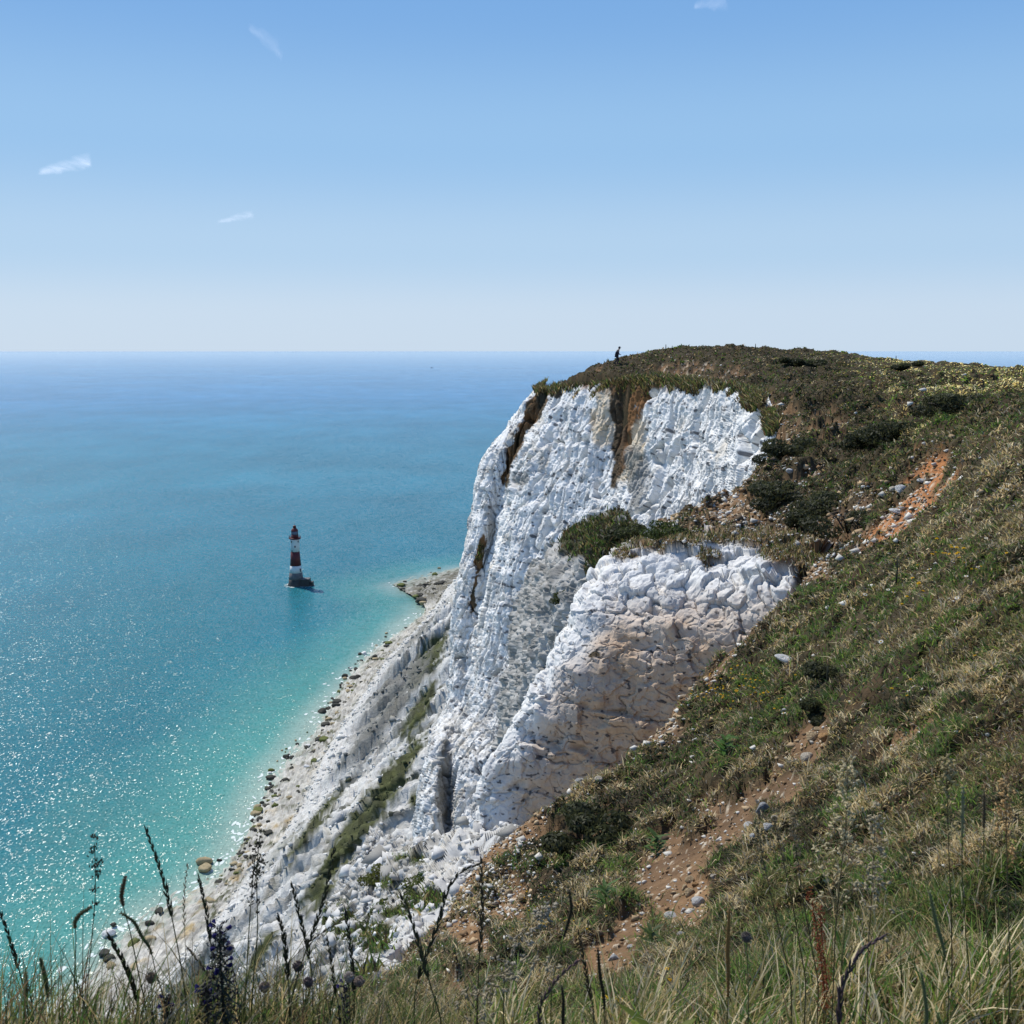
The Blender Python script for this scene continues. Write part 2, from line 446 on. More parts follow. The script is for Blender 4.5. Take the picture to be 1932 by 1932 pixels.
# beach: pale cobbles, tan and green patches
bn = fbm(P / 7, 4, 51)
beach = mix(np.array([0.56, 0.54, 0.48]), np.array([0.44, 0.34, 0.19]), sstep(0.1, 0.5, bn) * sstep(1500, 1560, py) * 0.8 + 0.25 * sstep(0.1, .5, bn))
beach = beach * (0.5 + 0.75 * bid)[..., None]
beach = mix(beach, np.array([0.10, 0.105, 0.06]), sstep(0.72, 0.85, bid) * sstep(-.3, .2, fbm(P / 14, 3, 52)))
beach = mix(beach, beach * np.array([0.36, 0.35, 0.30]), sstep(-0.45, 0.0, bn + 0.8 * (bid - .5)) * sstep(1145, 1125, py))
beach = mix(beach, np.array([0.42, 0.47, 0.40]), sstep(0.9, 0.2, P[..., 2]) * 0.55)
C = mix(beach, C, np.where(np.arange(nb + ns)[None] < nb, 0, 1) * sstep(0, 4, dist))
grid_obj('scree_slope', P, C, M_scree, kind='structure')
SCREE, SCREE_C = P, C

# ================================================================== FAR CHALK WALL
def colm(pts, rows):   # pts: list of (px, py, Y)
    return pts
wall_cols = [
 [(1030, 722, 150), (985, 800, 150), (950, 880, 149), (915, 1000, 148), (900, 1100, 146), (885, 1240, 144), (878, 1340, 140), (850, 1420, 134), (830, 1600, 128), (830, 1800, 120)],
 [(1008, 736, 131), (965, 800, 130), (915, 875, 129), (890, 1000, 127), (872, 1090, 125), (854, 1240, 121), (848, 1335, 118), (825, 1395, 112), (795, 1560, 104), (790, 1800, 98)],
 [(1004, 739, 125), (960, 800, 124), (905, 880, 123), (884, 1000, 121), (866, 1090, 119), (849, 1240, 116), (842, 1335, 113), (805, 1410, 106), (783, 1560, 99), (775, 1800, 93)],
 [(1020, 738, 121.5), (983, 800, 120.5), (935, 880, 119.5), (910, 1000, 117.5), (888, 1090, 116), (868, 1240, 113), (858, 1335, 110), (832, 1410, 101), (815, 1560, 94), (805, 1800, 88)],
 [(1033, 738, 121.5), (1002, 800, 120), (962, 880, 119.5), (938, 1000, 118), (914, 1090, 116), (885, 1240, 112.5), (870, 1335, 109.5), (852, 1410, 102), (848, 1560, 97), (840, 1800, 91)],
 [(1045, 732, 118), (1018, 800, 116), (985, 880, 114), (955, 1000, 111.5), (932, 1090, 110), (905, 1240, 108), (890, 1335, 106), (875, 1410, 100), (866, 1560, 93), (858, 1800, 87)],
 [(1090, 728, 113.5), (1068, 800, 111.5), (1040, 880, 109.5), (1010, 1000, 107.5), (985, 1100, 106), (955, 1240, 104), (935, 1335, 102), (915, 1410, 98), (895, 1560, 92), (880, 1800, 86)],
 [(1150, 722, 108.5), (1135, 800, 106.8), (1110, 880, 105.5), (1080, 1000, 103.5), (1050, 1100, 102), (1015, 1240, 100), (990, 1335, 98), (965, 1410, 96), (930, 1560, 91), (905, 1800, 85)],
 [(1190, 715, 105.5), (1180, 790, 105), (1160, 880, 103), (1125, 1000, 100), (1095, 1100, 98), (1060, 1240, 96), (1035, 1335, 94), (1005, 1410, 92), (965, 1560, 87), (930, 1800, 82)],
 [(1225, 715, 101.5), (1212, 790, 99.5), (1195, 880, 97.5), (1170, 1000, 94.5), (1140, 1100, 93), (1100, 1240, 91), (1075, 1335, 89), (1045, 1410, 87), (1000, 1560, 83), (960, 1800, 78)],
 [(1300, 722, 93), (1292, 790, 91.5), (1280, 880, 89.5), (1265, 1000, 87), (1245, 1100, 85), (1210, 1240, 83), (1180, 1335, 81), (1150, 1410, 79), (1100, 1560, 76), (1060, 1800, 72)],
 [(1360, 730, 85), (1355, 790, 83.5), (1348, 880, 81), (1340, 1000, 78), (1330, 1100, 76), (1310, 1240, 74), (1290, 1335, 73), (1270, 1410, 72), (1230, 1560, 70), (1200, 1800, 67)],
 [(1405, 740, 79), (1420, 790, 73), (1418, 880, 69), (1410, 1000, 66), (1400, 1100, 64), (1390, 1240, 62), (1380, 1335, 61), (1370, 1410, 60), (1350, 1560, 59), (1330, 1800, 57)],
 [(1450, 745, 76), (1475, 800, 68), (1480, 880, 62), (1480, 1000, 59), (1480, 1100, 57), (1480, 1240, 55), (1480, 1335, 54), (1480, 1410, 53), (1480, 1560, 52), (1480, 1800, 50)],
]
wall_cols = [[(c_[0][0] + 3, c_[0][1] - 5, c_[0][2] + 3.5)] + c_ for c_ in wall_cols]
P0 = patch(wall_cols, 760, 1000)
N = gnormal(P0)
px0, py0, _ = proj(P0)
q = P0
wp = fbm(q / 9, 3, 60)
flute = fbm(np.stack([q[..., 0] / 3.2 + wp, q[..., 1] / 3.2 + wp, q[..., 2] / 16], -1), 4, 61, 0.55)
wv = fbm(q / 1.1, 3, 601)
ws = np.stack([wv, np.roll(wv, 37, 0), np.roll(wv, 53, 1)], -1)
fa, f1, f2, cid = facet(np.stack([q[..., 0] / 1.9, q[..., 1] / 1.9, q[..., 2] / 5.5], -1) + 0.12 * ws, 62)
fb_, g1, g2, gid = facet(np.stack([q[..., 0] / 0.62, q[..., 1] / 0.62, q[..., 2] / 1.5], -1) + 0.35 * ws, 64)
fc, k1, k2, kid = facet(np.stack([q[..., 0] / 0.30, q[..., 1] / 0.30, q[..., 2] / 0.34], -1) + 0.6 * ws, 641)
fine = fbm(q / 0.7, 4, 63, 0.6)
bed = q[..., 2] + 1.2 * wp + 0.06 * q[..., 1]
ledge = np.abs(((bed / 4.3) % 1) - 0.5) * 2
crease = np.abs(noise(np.stack([q[..., 0] / 2.4 + .6 * wp, q[..., 1] / 2.4 + .6 * wp, q[..., 2] / 14], -1), 611))
crease2 = np.abs(noise(np.stack([q[..., 0] / 0.9 + .4 * wp, q[..., 1] / 0.9 + .4 * wp, q[..., 2] / 5], -1), 612))
disp = 0.75 * flute - 0.8 * sstep(0.07, 0, crease) - 0.25 * sstep(0.06, 0, crease2) + 0.17 * fa + 0.10 * fb_ + 0.085 * fc + 0.05 * fine + 0.12 * sstep(0.55, 1.0, ledge)
damp = sstep(0, 0.03, np.linspace(0, 1, 1000))[None]
Pw = P0 + N * (disp * damp)[..., None]
px, py, _ = proj(Pw)
chalk = np.array([0.76, 0.75, 0.72])
C = np.ones(Pw.shape) * chalk
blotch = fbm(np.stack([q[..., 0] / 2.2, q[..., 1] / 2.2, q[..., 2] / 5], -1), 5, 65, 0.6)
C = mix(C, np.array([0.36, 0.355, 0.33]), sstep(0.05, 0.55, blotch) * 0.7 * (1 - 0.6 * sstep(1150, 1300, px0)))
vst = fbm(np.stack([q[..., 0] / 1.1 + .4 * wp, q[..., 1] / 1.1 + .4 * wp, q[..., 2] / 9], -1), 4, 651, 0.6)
C = mix(C, np.array([0.34, 0.335, 0.31]), sstep(0.08, 0.45, vst) * 0.75 * sstep(1420, 1150, px0))  # grey streaks, weighted left to paint in the wall's shaded side
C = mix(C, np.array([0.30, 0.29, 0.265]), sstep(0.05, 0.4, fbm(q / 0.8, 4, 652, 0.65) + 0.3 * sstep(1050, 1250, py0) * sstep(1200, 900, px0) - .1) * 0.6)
C = mix(C, np.array([0.55, 0.47, 0.35]), sstep(0.25, 0.6, fbm(q / 3.3 + 7, 4, 66)) * 0.5)
# flint: dark nodules thick along the bedding lines
bedw = bed + 0.35 * wp + 0.12 * wv
band = sstep(0.74, 0.95, np.abs(((bedw / 2.3) % 1) - 0.5) * 2) * (0.35 + 0.65 * sstep(-.35, .2, blotch)) 
e1, _, eid = worley(np.stack([q[..., 0] / 0.42, q[..., 1] / 0.42, q[..., 2] / 0.26], -1), 67)
e2, _, eid2 = worley(np.stack([q[..., 0] / 0.9, q[..., 1] / 0.9, q[..., 2] / 0.5], -1), 671)
fleck = np.maximum(sstep(0.52, 0.36, e1) * (eid > 0.93 - 0.55 * band), sstep(0.42, 0.28, e2) * (eid2 > 0.95 - 0.35 * band))
C = mix(C, np.array([0.085, 0.085, 0.092]), fleck * 0.88)
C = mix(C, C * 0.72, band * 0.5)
wob = 14 * fbm(q / 2.0, 4, 68)
pxw, pyw = px + wob, py + 0.7 * wob
earth = np.array([0.20, 0.10, 0.042]); dearth = np.array([0.075, 0.055, 0.035])
stain = blobs(pxw, pyw, [(1190, 735, 40, 40), (1180, 775, 27, 40), (1172, 830, 20, 50, 12), (1165, 885, 14, 40, 12), (1200, 720, 55, 25)])
C = mix(C, np.array([0.52, 0.38, 0.20]), sstep(0.18, 0.45, blobs(pxw, pyw, [(1190, 850, 22, 60, 14), (1135, 800, 20, 40), (1150, 770, 24, 40)]) + 0.25 * blotch) * 0.6)
C = mix(C, mix(earth, dearth, sstep(1195, 1165, pxw + 20 * blotch)), sstep(0.34, 0.5, stain + 0.12 * fine))
groove = blobs(pxw, pyw, [(1005, 775, 16, 55, 32), (975, 835, 11, 50, 22), (958, 890, 7, 30, 12), (1035, 735, 28, 14), (905, 1045, 7, 40, 14), (895, 1120, 5, 40, 10)])
C = mix(C, mix(np.array([0.15, 0.085, 0.04]), np.array([0.06, 0.052, 0.034]), sstep(-.2, .3, blotch)), sstep(0.35, 0.52, groove + 0.10 * fine))
rub = blobs(pxw, pyw, [(1065, 1130, 45, 110, 10), (1205, 905, 20, 60, 10), (1195, 870, 18, 30), (840, 1480, 18, 80, 0), (985, 905, 16, 12)])
C = mix(C, np.array([0.22, 0.215, 0.195]), sstep(0.35, 0.6, rub + 0.25 * blotch + .1 * fine) * 0.8)
cap = sstep(0.0, 1.0, (pyw - (716 + 18 * fbm(q / 1.5, 3, 69))) / 30)
capx = sstep(1040, 1120, px)
C = mix(mix(np.ones(C.shape) * earth, np.array([0.07, 0.06, 0.032]), sstep(-.3, .2, blotch)), C, np.maximum(cap, 1 - np.maximum(sstep(770, 735, py), 0)))
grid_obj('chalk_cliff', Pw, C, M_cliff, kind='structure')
WALL, WALL_T = Pw, (sstep(752, 722, pyw + 30 * fbm(q / 2.2, 3, 690)) * sstep(1545, 1440, px) * sstep(1000, 1012, px) * (py < 775) * 1.0)
WALL_T = np.maximum(WALL_T, 1.0 * (blobs(pxw, pyw, [(1030, 733, 30, 14), (1420, 760, 30, 20), (1455, 800, 24, 30), (905, 1045, 5, 24, 14)]) > 0.55))

# ---- mid ledge with scrub, in front of the far wall
led_cols = [
 [(1000, 1075, 100), (985, 1120, 99), (970, 1180, 98.5), (955, 1250, 98), (940, 1350, 97), (930, 1450, 95)],
 [(1035, 1040, 92), (1025, 1080, 86), (1012, 1150, 82), (1000, 1230, 80.5), (980, 1340, 80), (965, 1460, 79)],
 [(1075, 1005, 88), (1070, 1035, 80), (1060, 1110, 75), (1050, 1200, 74), (1030, 1320, 73), (1010, 1460, 72)],
 [(1120, 980, 85), (1125, 1015, 75), (1120, 1070, 70), (1110, 1150, 68), (1090, 1300, 67), (1070, 1460, 66)],
 [(1165, 965, 82), (1175, 1000, 71), (1175, 1060, 66), (1170, 1150, 64), (1150, 1300, 63), (1130, 1460, 62)],
 [(1195, 985, 82), (1210, 1020, 70), (1215, 1075, 66), (1215, 1150, 64), (1200, 1300, 63), (1180, 1460, 62)],
 [(1225, 1060, 82), (1250, 1090, 74), (1260, 1140, 70), (1260, 1200, 67), (1250, 1320, 66), (1240, 1460, 65)],
]
P0 = patch(led_cols, 240, 330)
N = gnormal(P0)
fa, f1, f2, cid = facet(P0 / 1.2 + 0.3 * fbm(P0 / 1.5, 3, 721)[..., None], 72); fb_, _, _, _ = facet(P0 / 0.45, 722)
bl = fbm(P0 / 1.6, 5, 73, 0.6)
Pl = P0 + N * (0.9 * fbm(P0 / 3.5, 4, 71) + 0.40 * fa + 0.22 * fb_ + 0.15 * bl)[..., None]
px, py, _ = proj(Pl)
C = np.ones(Pl.shape) * np.array([0.40, 0.39, 0.365])
C = mix(C, np.array([0.20, 0.195, 0.18]), sstep(-0.25, 0.35, bl + 0.5 * (cid - .5)) * 0.9)
scrub = 0.35 * bl + blobs(px + 30 * bl, py + 22 * bl, [(1130, 1010, 75, 38, -14), (1150, 1050, 55, 50, 0), (1085, 1000, 40, 16, -30)])
C = mix(C, np.array([0.07, 0.068, 0.035]), sstep(0.3, 0.5, scrub))
grid_obj('chalk_ledge', Pl, C, M_cliff, kind='structure')
LEDGE, LEDGE_SCRUB = Pl, scrub

# ================================================================== NEAR BUTTRESS
butt_cols = [
 [(1225, 1030, 38), (1170, 1075, 37.5), (1130, 1200, 37), (1060, 1340, 36), (990, 1450, 35), (960, 1560, 34), (945, 1700, 33)],
 [(1195, 1033, 35), (1128, 1078, 33.5), (1085, 1160, 32), (1030, 1285, 30.8), (960, 1400, 30), (918, 1480, 29.5), (912, 1570, 29), (905, 1700, 28)],
 [(1190, 1036, 34), (1112, 1090, 31.8), (1068, 1170, 30.5), (1008, 1288, 29.6), (942, 1402, 29), (903, 1470, 28.6), (905, 1560, 28.2), (890, 1700, 27)],
 [(1205, 1034, 33.2), (1145, 1096, 30.2), (1098, 1180, 29.2), (1040, 1290, 28.7), (980, 1400, 28.3), (945, 1470, 28.1), (940, 1565, 27.9), (930, 1700, 27.5)],
 [(1265, 1022, 32.6), (1215, 1080, 30), (1172, 1170, 28.7), (1125, 1260, 28.1), (1075, 1370, 27.9), (1035, 1470, 27.8), (1020, 1565, 27.7), (1010, 1700, 27.5)],
 [(1340, 1015, 32), (1300, 1068, 29.8), (1270, 1135, 28.4), (1240, 1235, 27.7), (1200, 1350, 27.4), (1160, 1460, 27.3), (1130, 1570, 27.2), (1110, 1700, 27)],
 [(1430, 1010, 31), (1405, 1055, 29.4), (1385, 1115, 27.9), (1365, 1200, 27.1), (1335, 1320, 26.9), (1310, 1450, 26.8), (1290, 1570, 26.8), (1280, 1700, 26.8)],
 [(1512, 1022, 29.0), (1492, 1050, 28.2), (1478, 1105, 27.1), (1465, 1180, 26.5), (1450, 1300, 26.3), (1440, 1450, 26.2), (1430, 1570, 26.2), (1430, 1700, 26.2)],
 [(1595, 1075, 26.6), (1585, 1090, 26.4), (1572, 1115, 26.2), (1565, 1180, 25.9), (1560, 1300, 25.7), (1560, 1450, 25.6), (1560, 1570, 25.6), (1560, 1700, 25.6)],
]
butt_cols = [[(c_[0][0] + 4, c_[0][1] - 8, c_[0][2] + 2.5)] + c_ for c_ in butt_cols]
P0 = patch(butt_cols, 700, 720)
N = gnormal(P0)
px0, py0, _ = proj(P0)
q = P0
wp = fbm(q / 2.5, 3, 80)
wv = fbm(q / 0.55, 3, 801)
ws = np.stack([wv, np.roll(wv, 41, 0), np.roll(wv, 29, 1)], -1)
fa, f1, f2, cid = facet(np.stack([q[..., 0] / 1.5, q[..., 1] / 1.5, q[..., 2] / 0.85], -1) + 0.55 * wp[..., None] + 0.22 * ws, 81)
fb_, k1, k2, kid = facet(np.stack([q[..., 0] / 0.62, q[..., 1] / 0.62, q[..., 2] / 0.42], -1) + 0.4 * wp[..., None] + 0.3 * ws, 82)
fc, m1, m2, mid = facet(np.stack([q[..., 0] / 0.2, q[..., 1] / 0.2, q[..., 2] / 0.16], -1) + 0.4 * ws, 821)
top = sstep(1200, 1085, py0 + 60 * wp + 0.10 * (1450 - px0))     # cobbly upper band
crn = sstep(-0.15, 0.45, fbm(q / 0.9, 3, 802))
crack = sstep(0.07, 0.0, f2 - f1) * crn
crk2 = sstep(0.10, 0.0, k2 - k1) * sstep(0.0, 0.4, fbm(q / 0.7, 3, 803))
bed = q[..., 2] + 0.30 * wp + 0.10 * wv + 0.03 * q[..., 0]
saw = ((bed / 1.25) % 1)
sawm = sstep(-0.1, 0.35, fbm(np.stack([q[..., 0] / 1.3, q[..., 1] / 1.3, q[..., 2] / 0.8], -1), 3, 804))
disp = (0.22 * fbm(q / 2.6, 3, 83) + (0.13 + 0.20 * top) * fa + (0.055 + 0.14 * top) * fb_ + 0.03 * fc - 0.06 * crack - 0.04 * crk2 - 0.10 * f1 * f1 * (1 - top)
        + top * (0.15 * np.sqrt(np.clip(1 - f1 ** 2, 0, 1)) * (0.4 + cid) + 0.13 * np.sqrt(np.clip(1 - k1 ** 2, 0, 1)) * (0.2 + kid) - 0.10 * sstep(.12, 0, k2 - k1) + 0.03 * np.sqrt(np.clip(1 - m1 ** 2, 0, 1)) - 0.2)
        + (1 - 0.6 * top) * (0.34 * (sstep(0, 0.8, saw) * sstep(1, 0.93, saw) - 0.5) * sawm) + 0.02 * fbm(q / 0.3, 3, 84, .6))
Pb = P0 + N * disp[..., None]
px, py, _ = proj(Pb)
C = np.ones(Pb.shape) * np.array([0.52, 0.485, 0.435])  # chalk toned down: shade of the front face put into its colour
uix = np.linspace(0, 1, 700)[:, None] + 0.06 * wp
lit_edge = sstep(0.24, 0.13, uix)  # sunlit left ridge, painted as whiter chalk
C = mix(C, np.array([0.66, 0.65, 0.62]), np.maximum(sstep(1290, 1060, py + 70 * wp + 40 * fbm(q / .6, 3, 810)), lit_edge))
bl = fbm(q / 1.3, 5, 85, 0.6)
warm = sstep(0, 1, (px - 940) / 320) * sstep(1080, 1220, py) * 0.85 + 0.55 * sstep(1180, 1330, py)
C = mix(C, np.array([0.52, 0.375, 0.25]), np.clip(warm * (0.95 + 1.0 * bl), 0, 1) * (1 - lit_edge))
C = mix(C, np.array([0.46, 0.25, 0.14]), sstep(0.15, 0.6, fbm(np.stack([q[..., 0] / 0.35, q[..., 1] / 0.35, q[..., 2] / 1.8], -1), 4, 86)) * sstep(1300, 1480, px + 60 * bl) * sstep(1090, 1150, py) * 0.7)
C = mix(C, np.array([0.33, 0.33, 0.33]), sstep(0.15, 0.55, fbm(q / 0.8 + 5, 5, 87, 0.62)) * 0.55)
C = mix(C, C * 0.6, np.clip(crack * 0.45 + crk2 * 0.25, 0, 1) * (1 - 0.6 * top))
flint = sstep(0.40, 0.52, fbm(np.stack([q[..., 0] / 0.20, q[..., 1] / 0.2, q[..., 2] / 0.12], -1), 2, 88) + 0.12 * sstep(.8, 1, saw))
C = mix(C, np.array([0.06, 0.055, 0.055]), flint * 0.85 * (1 - 0.6 * top))
C = mix(C, np.array([0.10, 0.075, 0.045]), sstep(0.3, 0.6, blobs(px + 15 * bl, py + 15 * bl, [(1535, 1100, 35, 45), (1120, 1235, 14, 6), (1040, 1590, 90, 25, -20)])))
cov = sstep(0.1, 0.5, blobs(px + 25 * bl, py + 18 * bl, [(1250, 1015, 70, 22), (1440, 1000, 60, 30), (1480, 1030, 50, 30), (1360, 1005, 50, 20), (1340, 1055, 20, 14), (1180, 1045, 22, 10), (1530, 1040, 40, 40)]) + 0.2 * bl)
C = mix(C, mix(np.array([0.22, 0.14, 0.075]), np.array([0.075, 0.06, 0.032]), sstep(-.3, .2, bl)), cov)
grid_obj('chalk_buttress', Pb, C, M_butt, kind='structure')
BUTT, BUTT_T = Pb, np.maximum(np.clip(cov, 0, 1), sstep(1030, 1016, py + 10 * bl)) * sstep(1105, 1085, py)

# ---- chalk apron and rim below the buttress, towards the camera
apr_cols = [
 [(700, 1560, 62), (640, 1680, 54), (600, 1780, 46), (580, 1880, 38), (560, 2000, 30)],
 [(775, 1590, 44), (735, 1650, 38), (712, 1730, 32), (690, 1830, 25), (660, 1960, 18)],
 [(830, 1585, 36), (800, 1640, 31), (775, 1700, 26), (745, 1780, 20), (715, 1860, 15), (690, 1980, 11)],
 [(890, 1570, 29), (868, 1640, 22.5), (822, 1715, 17), (772, 1775, 13.8), (728, 1828, 11.8), (690, 1905, 9.8), (670, 2010, 8)],
 [(940, 1570, 27), (905, 1650, 20.5), (862, 1735, 15.2), (815, 1795, 12.6), (770, 1850, 10.8), (735, 1920, 9.0), (720, 2020, 7.6)],
 [(1000, 1580, 25), (960, 1680, 18.5), (920, 1780, 13.5), (880, 1850, 11.5), (840, 1920, 9.5), (800, 2020, 7.5)],
]
P0 = patch(apr_cols, 420, 560)
N = gnormal(P0)
q = P0
_, _, dep = proj(P0)
dsc = np.clip(dep / 22, 0.55, 1.0) * 0.6
wp = fbm(q / 2.0, 3, 90)
f1, f2, cid = worley(q / 0.55 + 0.3 * wp[..., None], 91)
g1, g2, gid = worley(q / 1.3, 92)
fa, _, _, _ = facet(q / 1.1 + 0.3 * wp[..., None], 96)
fb_, _, _, bid_ = facet(q / 0.42 + 0.2 * wp[..., None], 97)
nr = sstep(30, 18, dep)
Nd = N + np.array([0, -0.25, 0.7]); Nd /= np.linalg.norm(Nd, axis=-1, keepdims=True)
disp = 0.50 * fbm(q / 2.4, 4, 93) + (0.42 - 0.22 * nr) * fa + (0.20 - 0.08 * nr) * fb_ + 0.05 * fbm(q / 0.3, 3, 94)
Pa = P0 + Nd * disp[..., None]
px, py, _ = proj(Pa)
bl = fbm(q / 1.1, 5, 95, 0.6)
C = np.ones(Pa.shape) * np.array([0.50, 0.49, 0.46])
C = mix(C, np.array([0.24, 0.235, 0.21]), sstep(-0.25, 0.3, bl + 0.5 * (bid_ - .5)) * 0.85 * sstep(-30, -90, px - (880 - 0.62 * (py - 1600))))
C = mix(C, np.array([0.42, 0.29, 0.17]), sstep(0, 1, (px - (880 - 0.75 * (py - 1600) + 55)) / 50 + 0.5 * bl))
vm = sstep(0.40, 0.62, blobs(px + 30 * bl, py + 24 * bl, [(795, 1700, 46, 26), (725, 1665, 34, 14), (700, 1770, 46, 34), (640, 1740, 40, 40), (770, 1620, 40, 9), (690, 1850, 24, 24), (740, 1720, 40, 14)]) + 0.55 * bl)
C = mix(C, np.array([0.06, 0.075, 0.026]), vm)
grid_obj('chalk_apron', Pa, C, M_butt, kind='structure')
APRON, APRON_V = Pa, vm
# ================================================================== HILLSIDE
ctl_px = [
 (1932, 694, 112), (1800, 687, 112), (1700, 680, 112), (1600, 668, 112), (1500, 662, 112), (1400, 658, 111), (1280, 659, 111), (1200, 668, 111), (1150, 682, 112), (1090, 693, 114),
 (1055, 713, 117), (1012, 727, 121),
 (1932, 760, 36), (1932, 860, 17.6), (1932, 1000, 10.4), (1932, 1300, 5.5), (1932, 1600, 3.7), (1932, 1932, 2.7),
 (1700, 760, 60), (1550, 760, 70), (1400, 744, 79), (1400, 700, 95), (1600, 715, 85), (1800, 722, 70), (1250, 718, 103), (1300, 700, 103), (1100, 722, 112), (1180, 712, 107),
 (1450, 830, 63), (1600, 830, 50), (1750, 830, 36), (1850, 830, 25), (1420, 905, 48), (1550, 905, 41), (1700, 905, 27.5), (1300, 958, 42), (1430, 960, 38), (1550, 965, 32.5),
 (1650, 985, 26), (1760, 900, 23.5), (1200, 1006, 37), (1300, 1000, 36), (1430, 1005, 31.2), (1510, 1012, 29), (1340, 1012, 32.3), (1260, 1018, 33.2), (1540, 1068, 24.8), (1620, 1030, 23), (1700, 1060, 16), (1830, 1060, 10.6),
 (1500, 1135, 21), (1350, 1240, 18), (1240, 1370, 15.5), (1090, 1490, 13.5), (930, 1590, 12), (820, 1740, 9.5), (740, 1835, 8), (600, 1915, 5.6),
 (1600, 1240, 12.5), (1750, 1240, 8.4), (1450, 1400, 10.5), (1650, 1400, 7), (1250, 1600, 8.5), (1500, 1600, 5.8), (1700, 1600, 4.5), (1000, 1750, 7), (1300, 1750, 5), (1600, 1750, 3.8),
 (1000, 1932, 3.7), (1400, 1932, 3.1), (700, 1935, 4.3), (400, 1960, 3.1), (0, 1975, 2.7), (200, 1970, 2.8)]
ctl = [tuple(W(*c)) for c in ctl_px]
ctl += [(-1.6, 1.6, CZ - 1.75), (0, 1.3, CZ - 1.62), (1.2, 1.3, CZ - 1.6), (-1.2, 1.1, CZ - 1.7), (2.2, 2.0, CZ - 1.65), (4, 3, CZ - 1.6), (12, 10, CZ - 1.6), (25, 20, CZ - 1.7), (34, 36, CZ - 1.8), (60, 60, CZ - 1.9), (85, 90, CZ - 1.9), (100, 112, CZ - 2.2)]
ctl = np.array(ctl)
def uw(x, y): return np.stack([x / y * 1.15, np.log(y)], -1)
cuv = uw(ctl[:, 0], ctl[:, 1])
def tpsk(r2): return 0.5 * r2 * np.log(r2 + 1e-12)
n = len(ctl)
K = tpsk(((cuv[:, None] - cuv[None]) ** 2).sum(-1)) + np.eye(n) * 0.004
Pm = np.concatenate([np.ones((n, 1)), cuv], 1)
A = np.block([[K, Pm], [Pm.T, np.zeros((3, 3))]])
sol = np.linalg.solve(A, np.concatenate([ctl[:, 2], np.zeros(3)]))
def Hbase(x, y):
    x, y = np.asarray(x, float), np.asarray(y, float)
    q = uw(x, y).reshape(-1, 2)
    out = np.empty(len(q))
    for a in range(0, len(q), 40000):
        s = q[a:a + 40000]
        out[a:a + 40000] = tpsk(((s[:, None] - cuv[None]) ** 2).sum(-1)) @ sol[:n] + sol[n] + s @ sol[n + 1:]
    return out.reshape(x.shape)
rim_px = [(-300, 2010, 2.75), (0, 1985, 2.85), (200, 1975, 3.0), (400, 1962, 3.4), (600, 1915, 5.4), (735, 1838, 8), (815, 1742, 9.5), (925, 1592, 12), (1085, 1492, 13.5), (1235, 1372, 15.5), (1345, 1242, 18), (1495, 1135, 21), (1542, 1068, 24.8),
          (1560, 1030, 26.8), (1512, 1012, 29.3), (1430, 1010, 31.0), (1340, 1014, 32.2), (1265, 1021, 32.8), (1192, 1034, 34.2), (1200, 1004, 37.2), (1300, 955, 42.2), (1420, 903, 48.2), (1455, 830, 63), (1405, 742, 79), (1362, 734, 85), (1300, 730, 93),
          (1225, 722, 101.5), (1190, 720, 105), (1150, 728, 108.5), (1090, 731, 113.5), (1045, 733, 118), (1006, 737, 124)]
rim = W(*np.array(rim_px, float).T)[:, :2]
poly = np.concatenate([[(-6.0, 0.4), (-2.5, 1.8)], rim, [(2, 145), (220, 170), (220, 0.4)]])
rimline = poly[:-3]

def patch_uv(x, y):
    s_ = 0.17 + 0.0125 * y
    return np.stack([x / s_, np.log(s_) / 0.0125, np.zeros_like(x)], -1)
def terrain(x, y):
    z = Hbase(np.asarray(x) * np.minimum(y, 116.0) / y, np.minimum(y, 116.0)) - 0.30 * (y - np.minimum(y, 116.0))
    hum = fbm(np.stack([x / 3.4, y / 3.4, x * 0], -1), 4, 101, 0.55)
    hum2 = fbm(np.stack([x / 0.7, y / 0.7, x * 0 + 3], -1), 4, 102, 0.6)
    tuss = fbm(np.stack([x / 1.5, y / 2.2, x * 0 + 8], -1), 3, 103)
    pu = patch_uv(x, y)
    wv_ = fbm(pu / 1.6, 3, 120)
    pu2 = pu + np.stack([wv_, np.roll(wv_, 77, 0), 0 * wv_], -1) * 0.9
    pu2[..., 2] = 0.5
    f1, f2, cid = worley(pu2 / 1.15, 121)
    macro = fbm(pu / 5.5, 3, 122)
    s_ = 0.17 + 0.0125 * y
    near = sstep(1.5, 9, y)
    mid = sstep(14, 40, y) * (1 - 0.6 * sstep(90, 110, y))
    z = z - 0.30 * sstep(50, 105, y)
    mound = np.clip(1 - f1, 0, 1) ** 0.7 * (0.25 + cid)
    z = z + near * (0.16 * hum * np.clip(y / 8, 0.5, 2.2) + 0.05 * hum2) + 0.03 * hum2 + mid * (0.40 * sstep(-0.1, 0.5, tuss))
    mt = s_ * (0.62 * mound - 0.30 * sstep(0.12, 0.0, f2 - f1)) * sstep(1.2, 3.5, y) * (1 - 0.65 * sstep(60, 100, y))
    z = z + mt
    z = z - 0.10 * near * np.abs(noise(np.stack([x / 1.9 + 0.2 * hum, y / 3.1, x * 0 + 1], -1), 104))
    return z, hum, hum2, tuss, cid, f1, macro, mt
NU, NVv = 760, 900
uu = np.concatenate([np.linspace(-1.6, -0.56, 40), np.linspace(-0.55, 0.55, NU - 80), np.linspace(0.56, 1.5, 40)])
yy = np.geomspace(0.9, 165, NVv)
U_, Y_ = np.meshgrid(uu, yy, indexing='ij')
X_ = U_ * Y_
Zt, hum, hum2, tuss, pcid, pf1, pmac, pmt = terrain(X_, Y_)
ins = inside(X_, Y_, poly)
dr = seg_dist(X_, Y_, rimline)
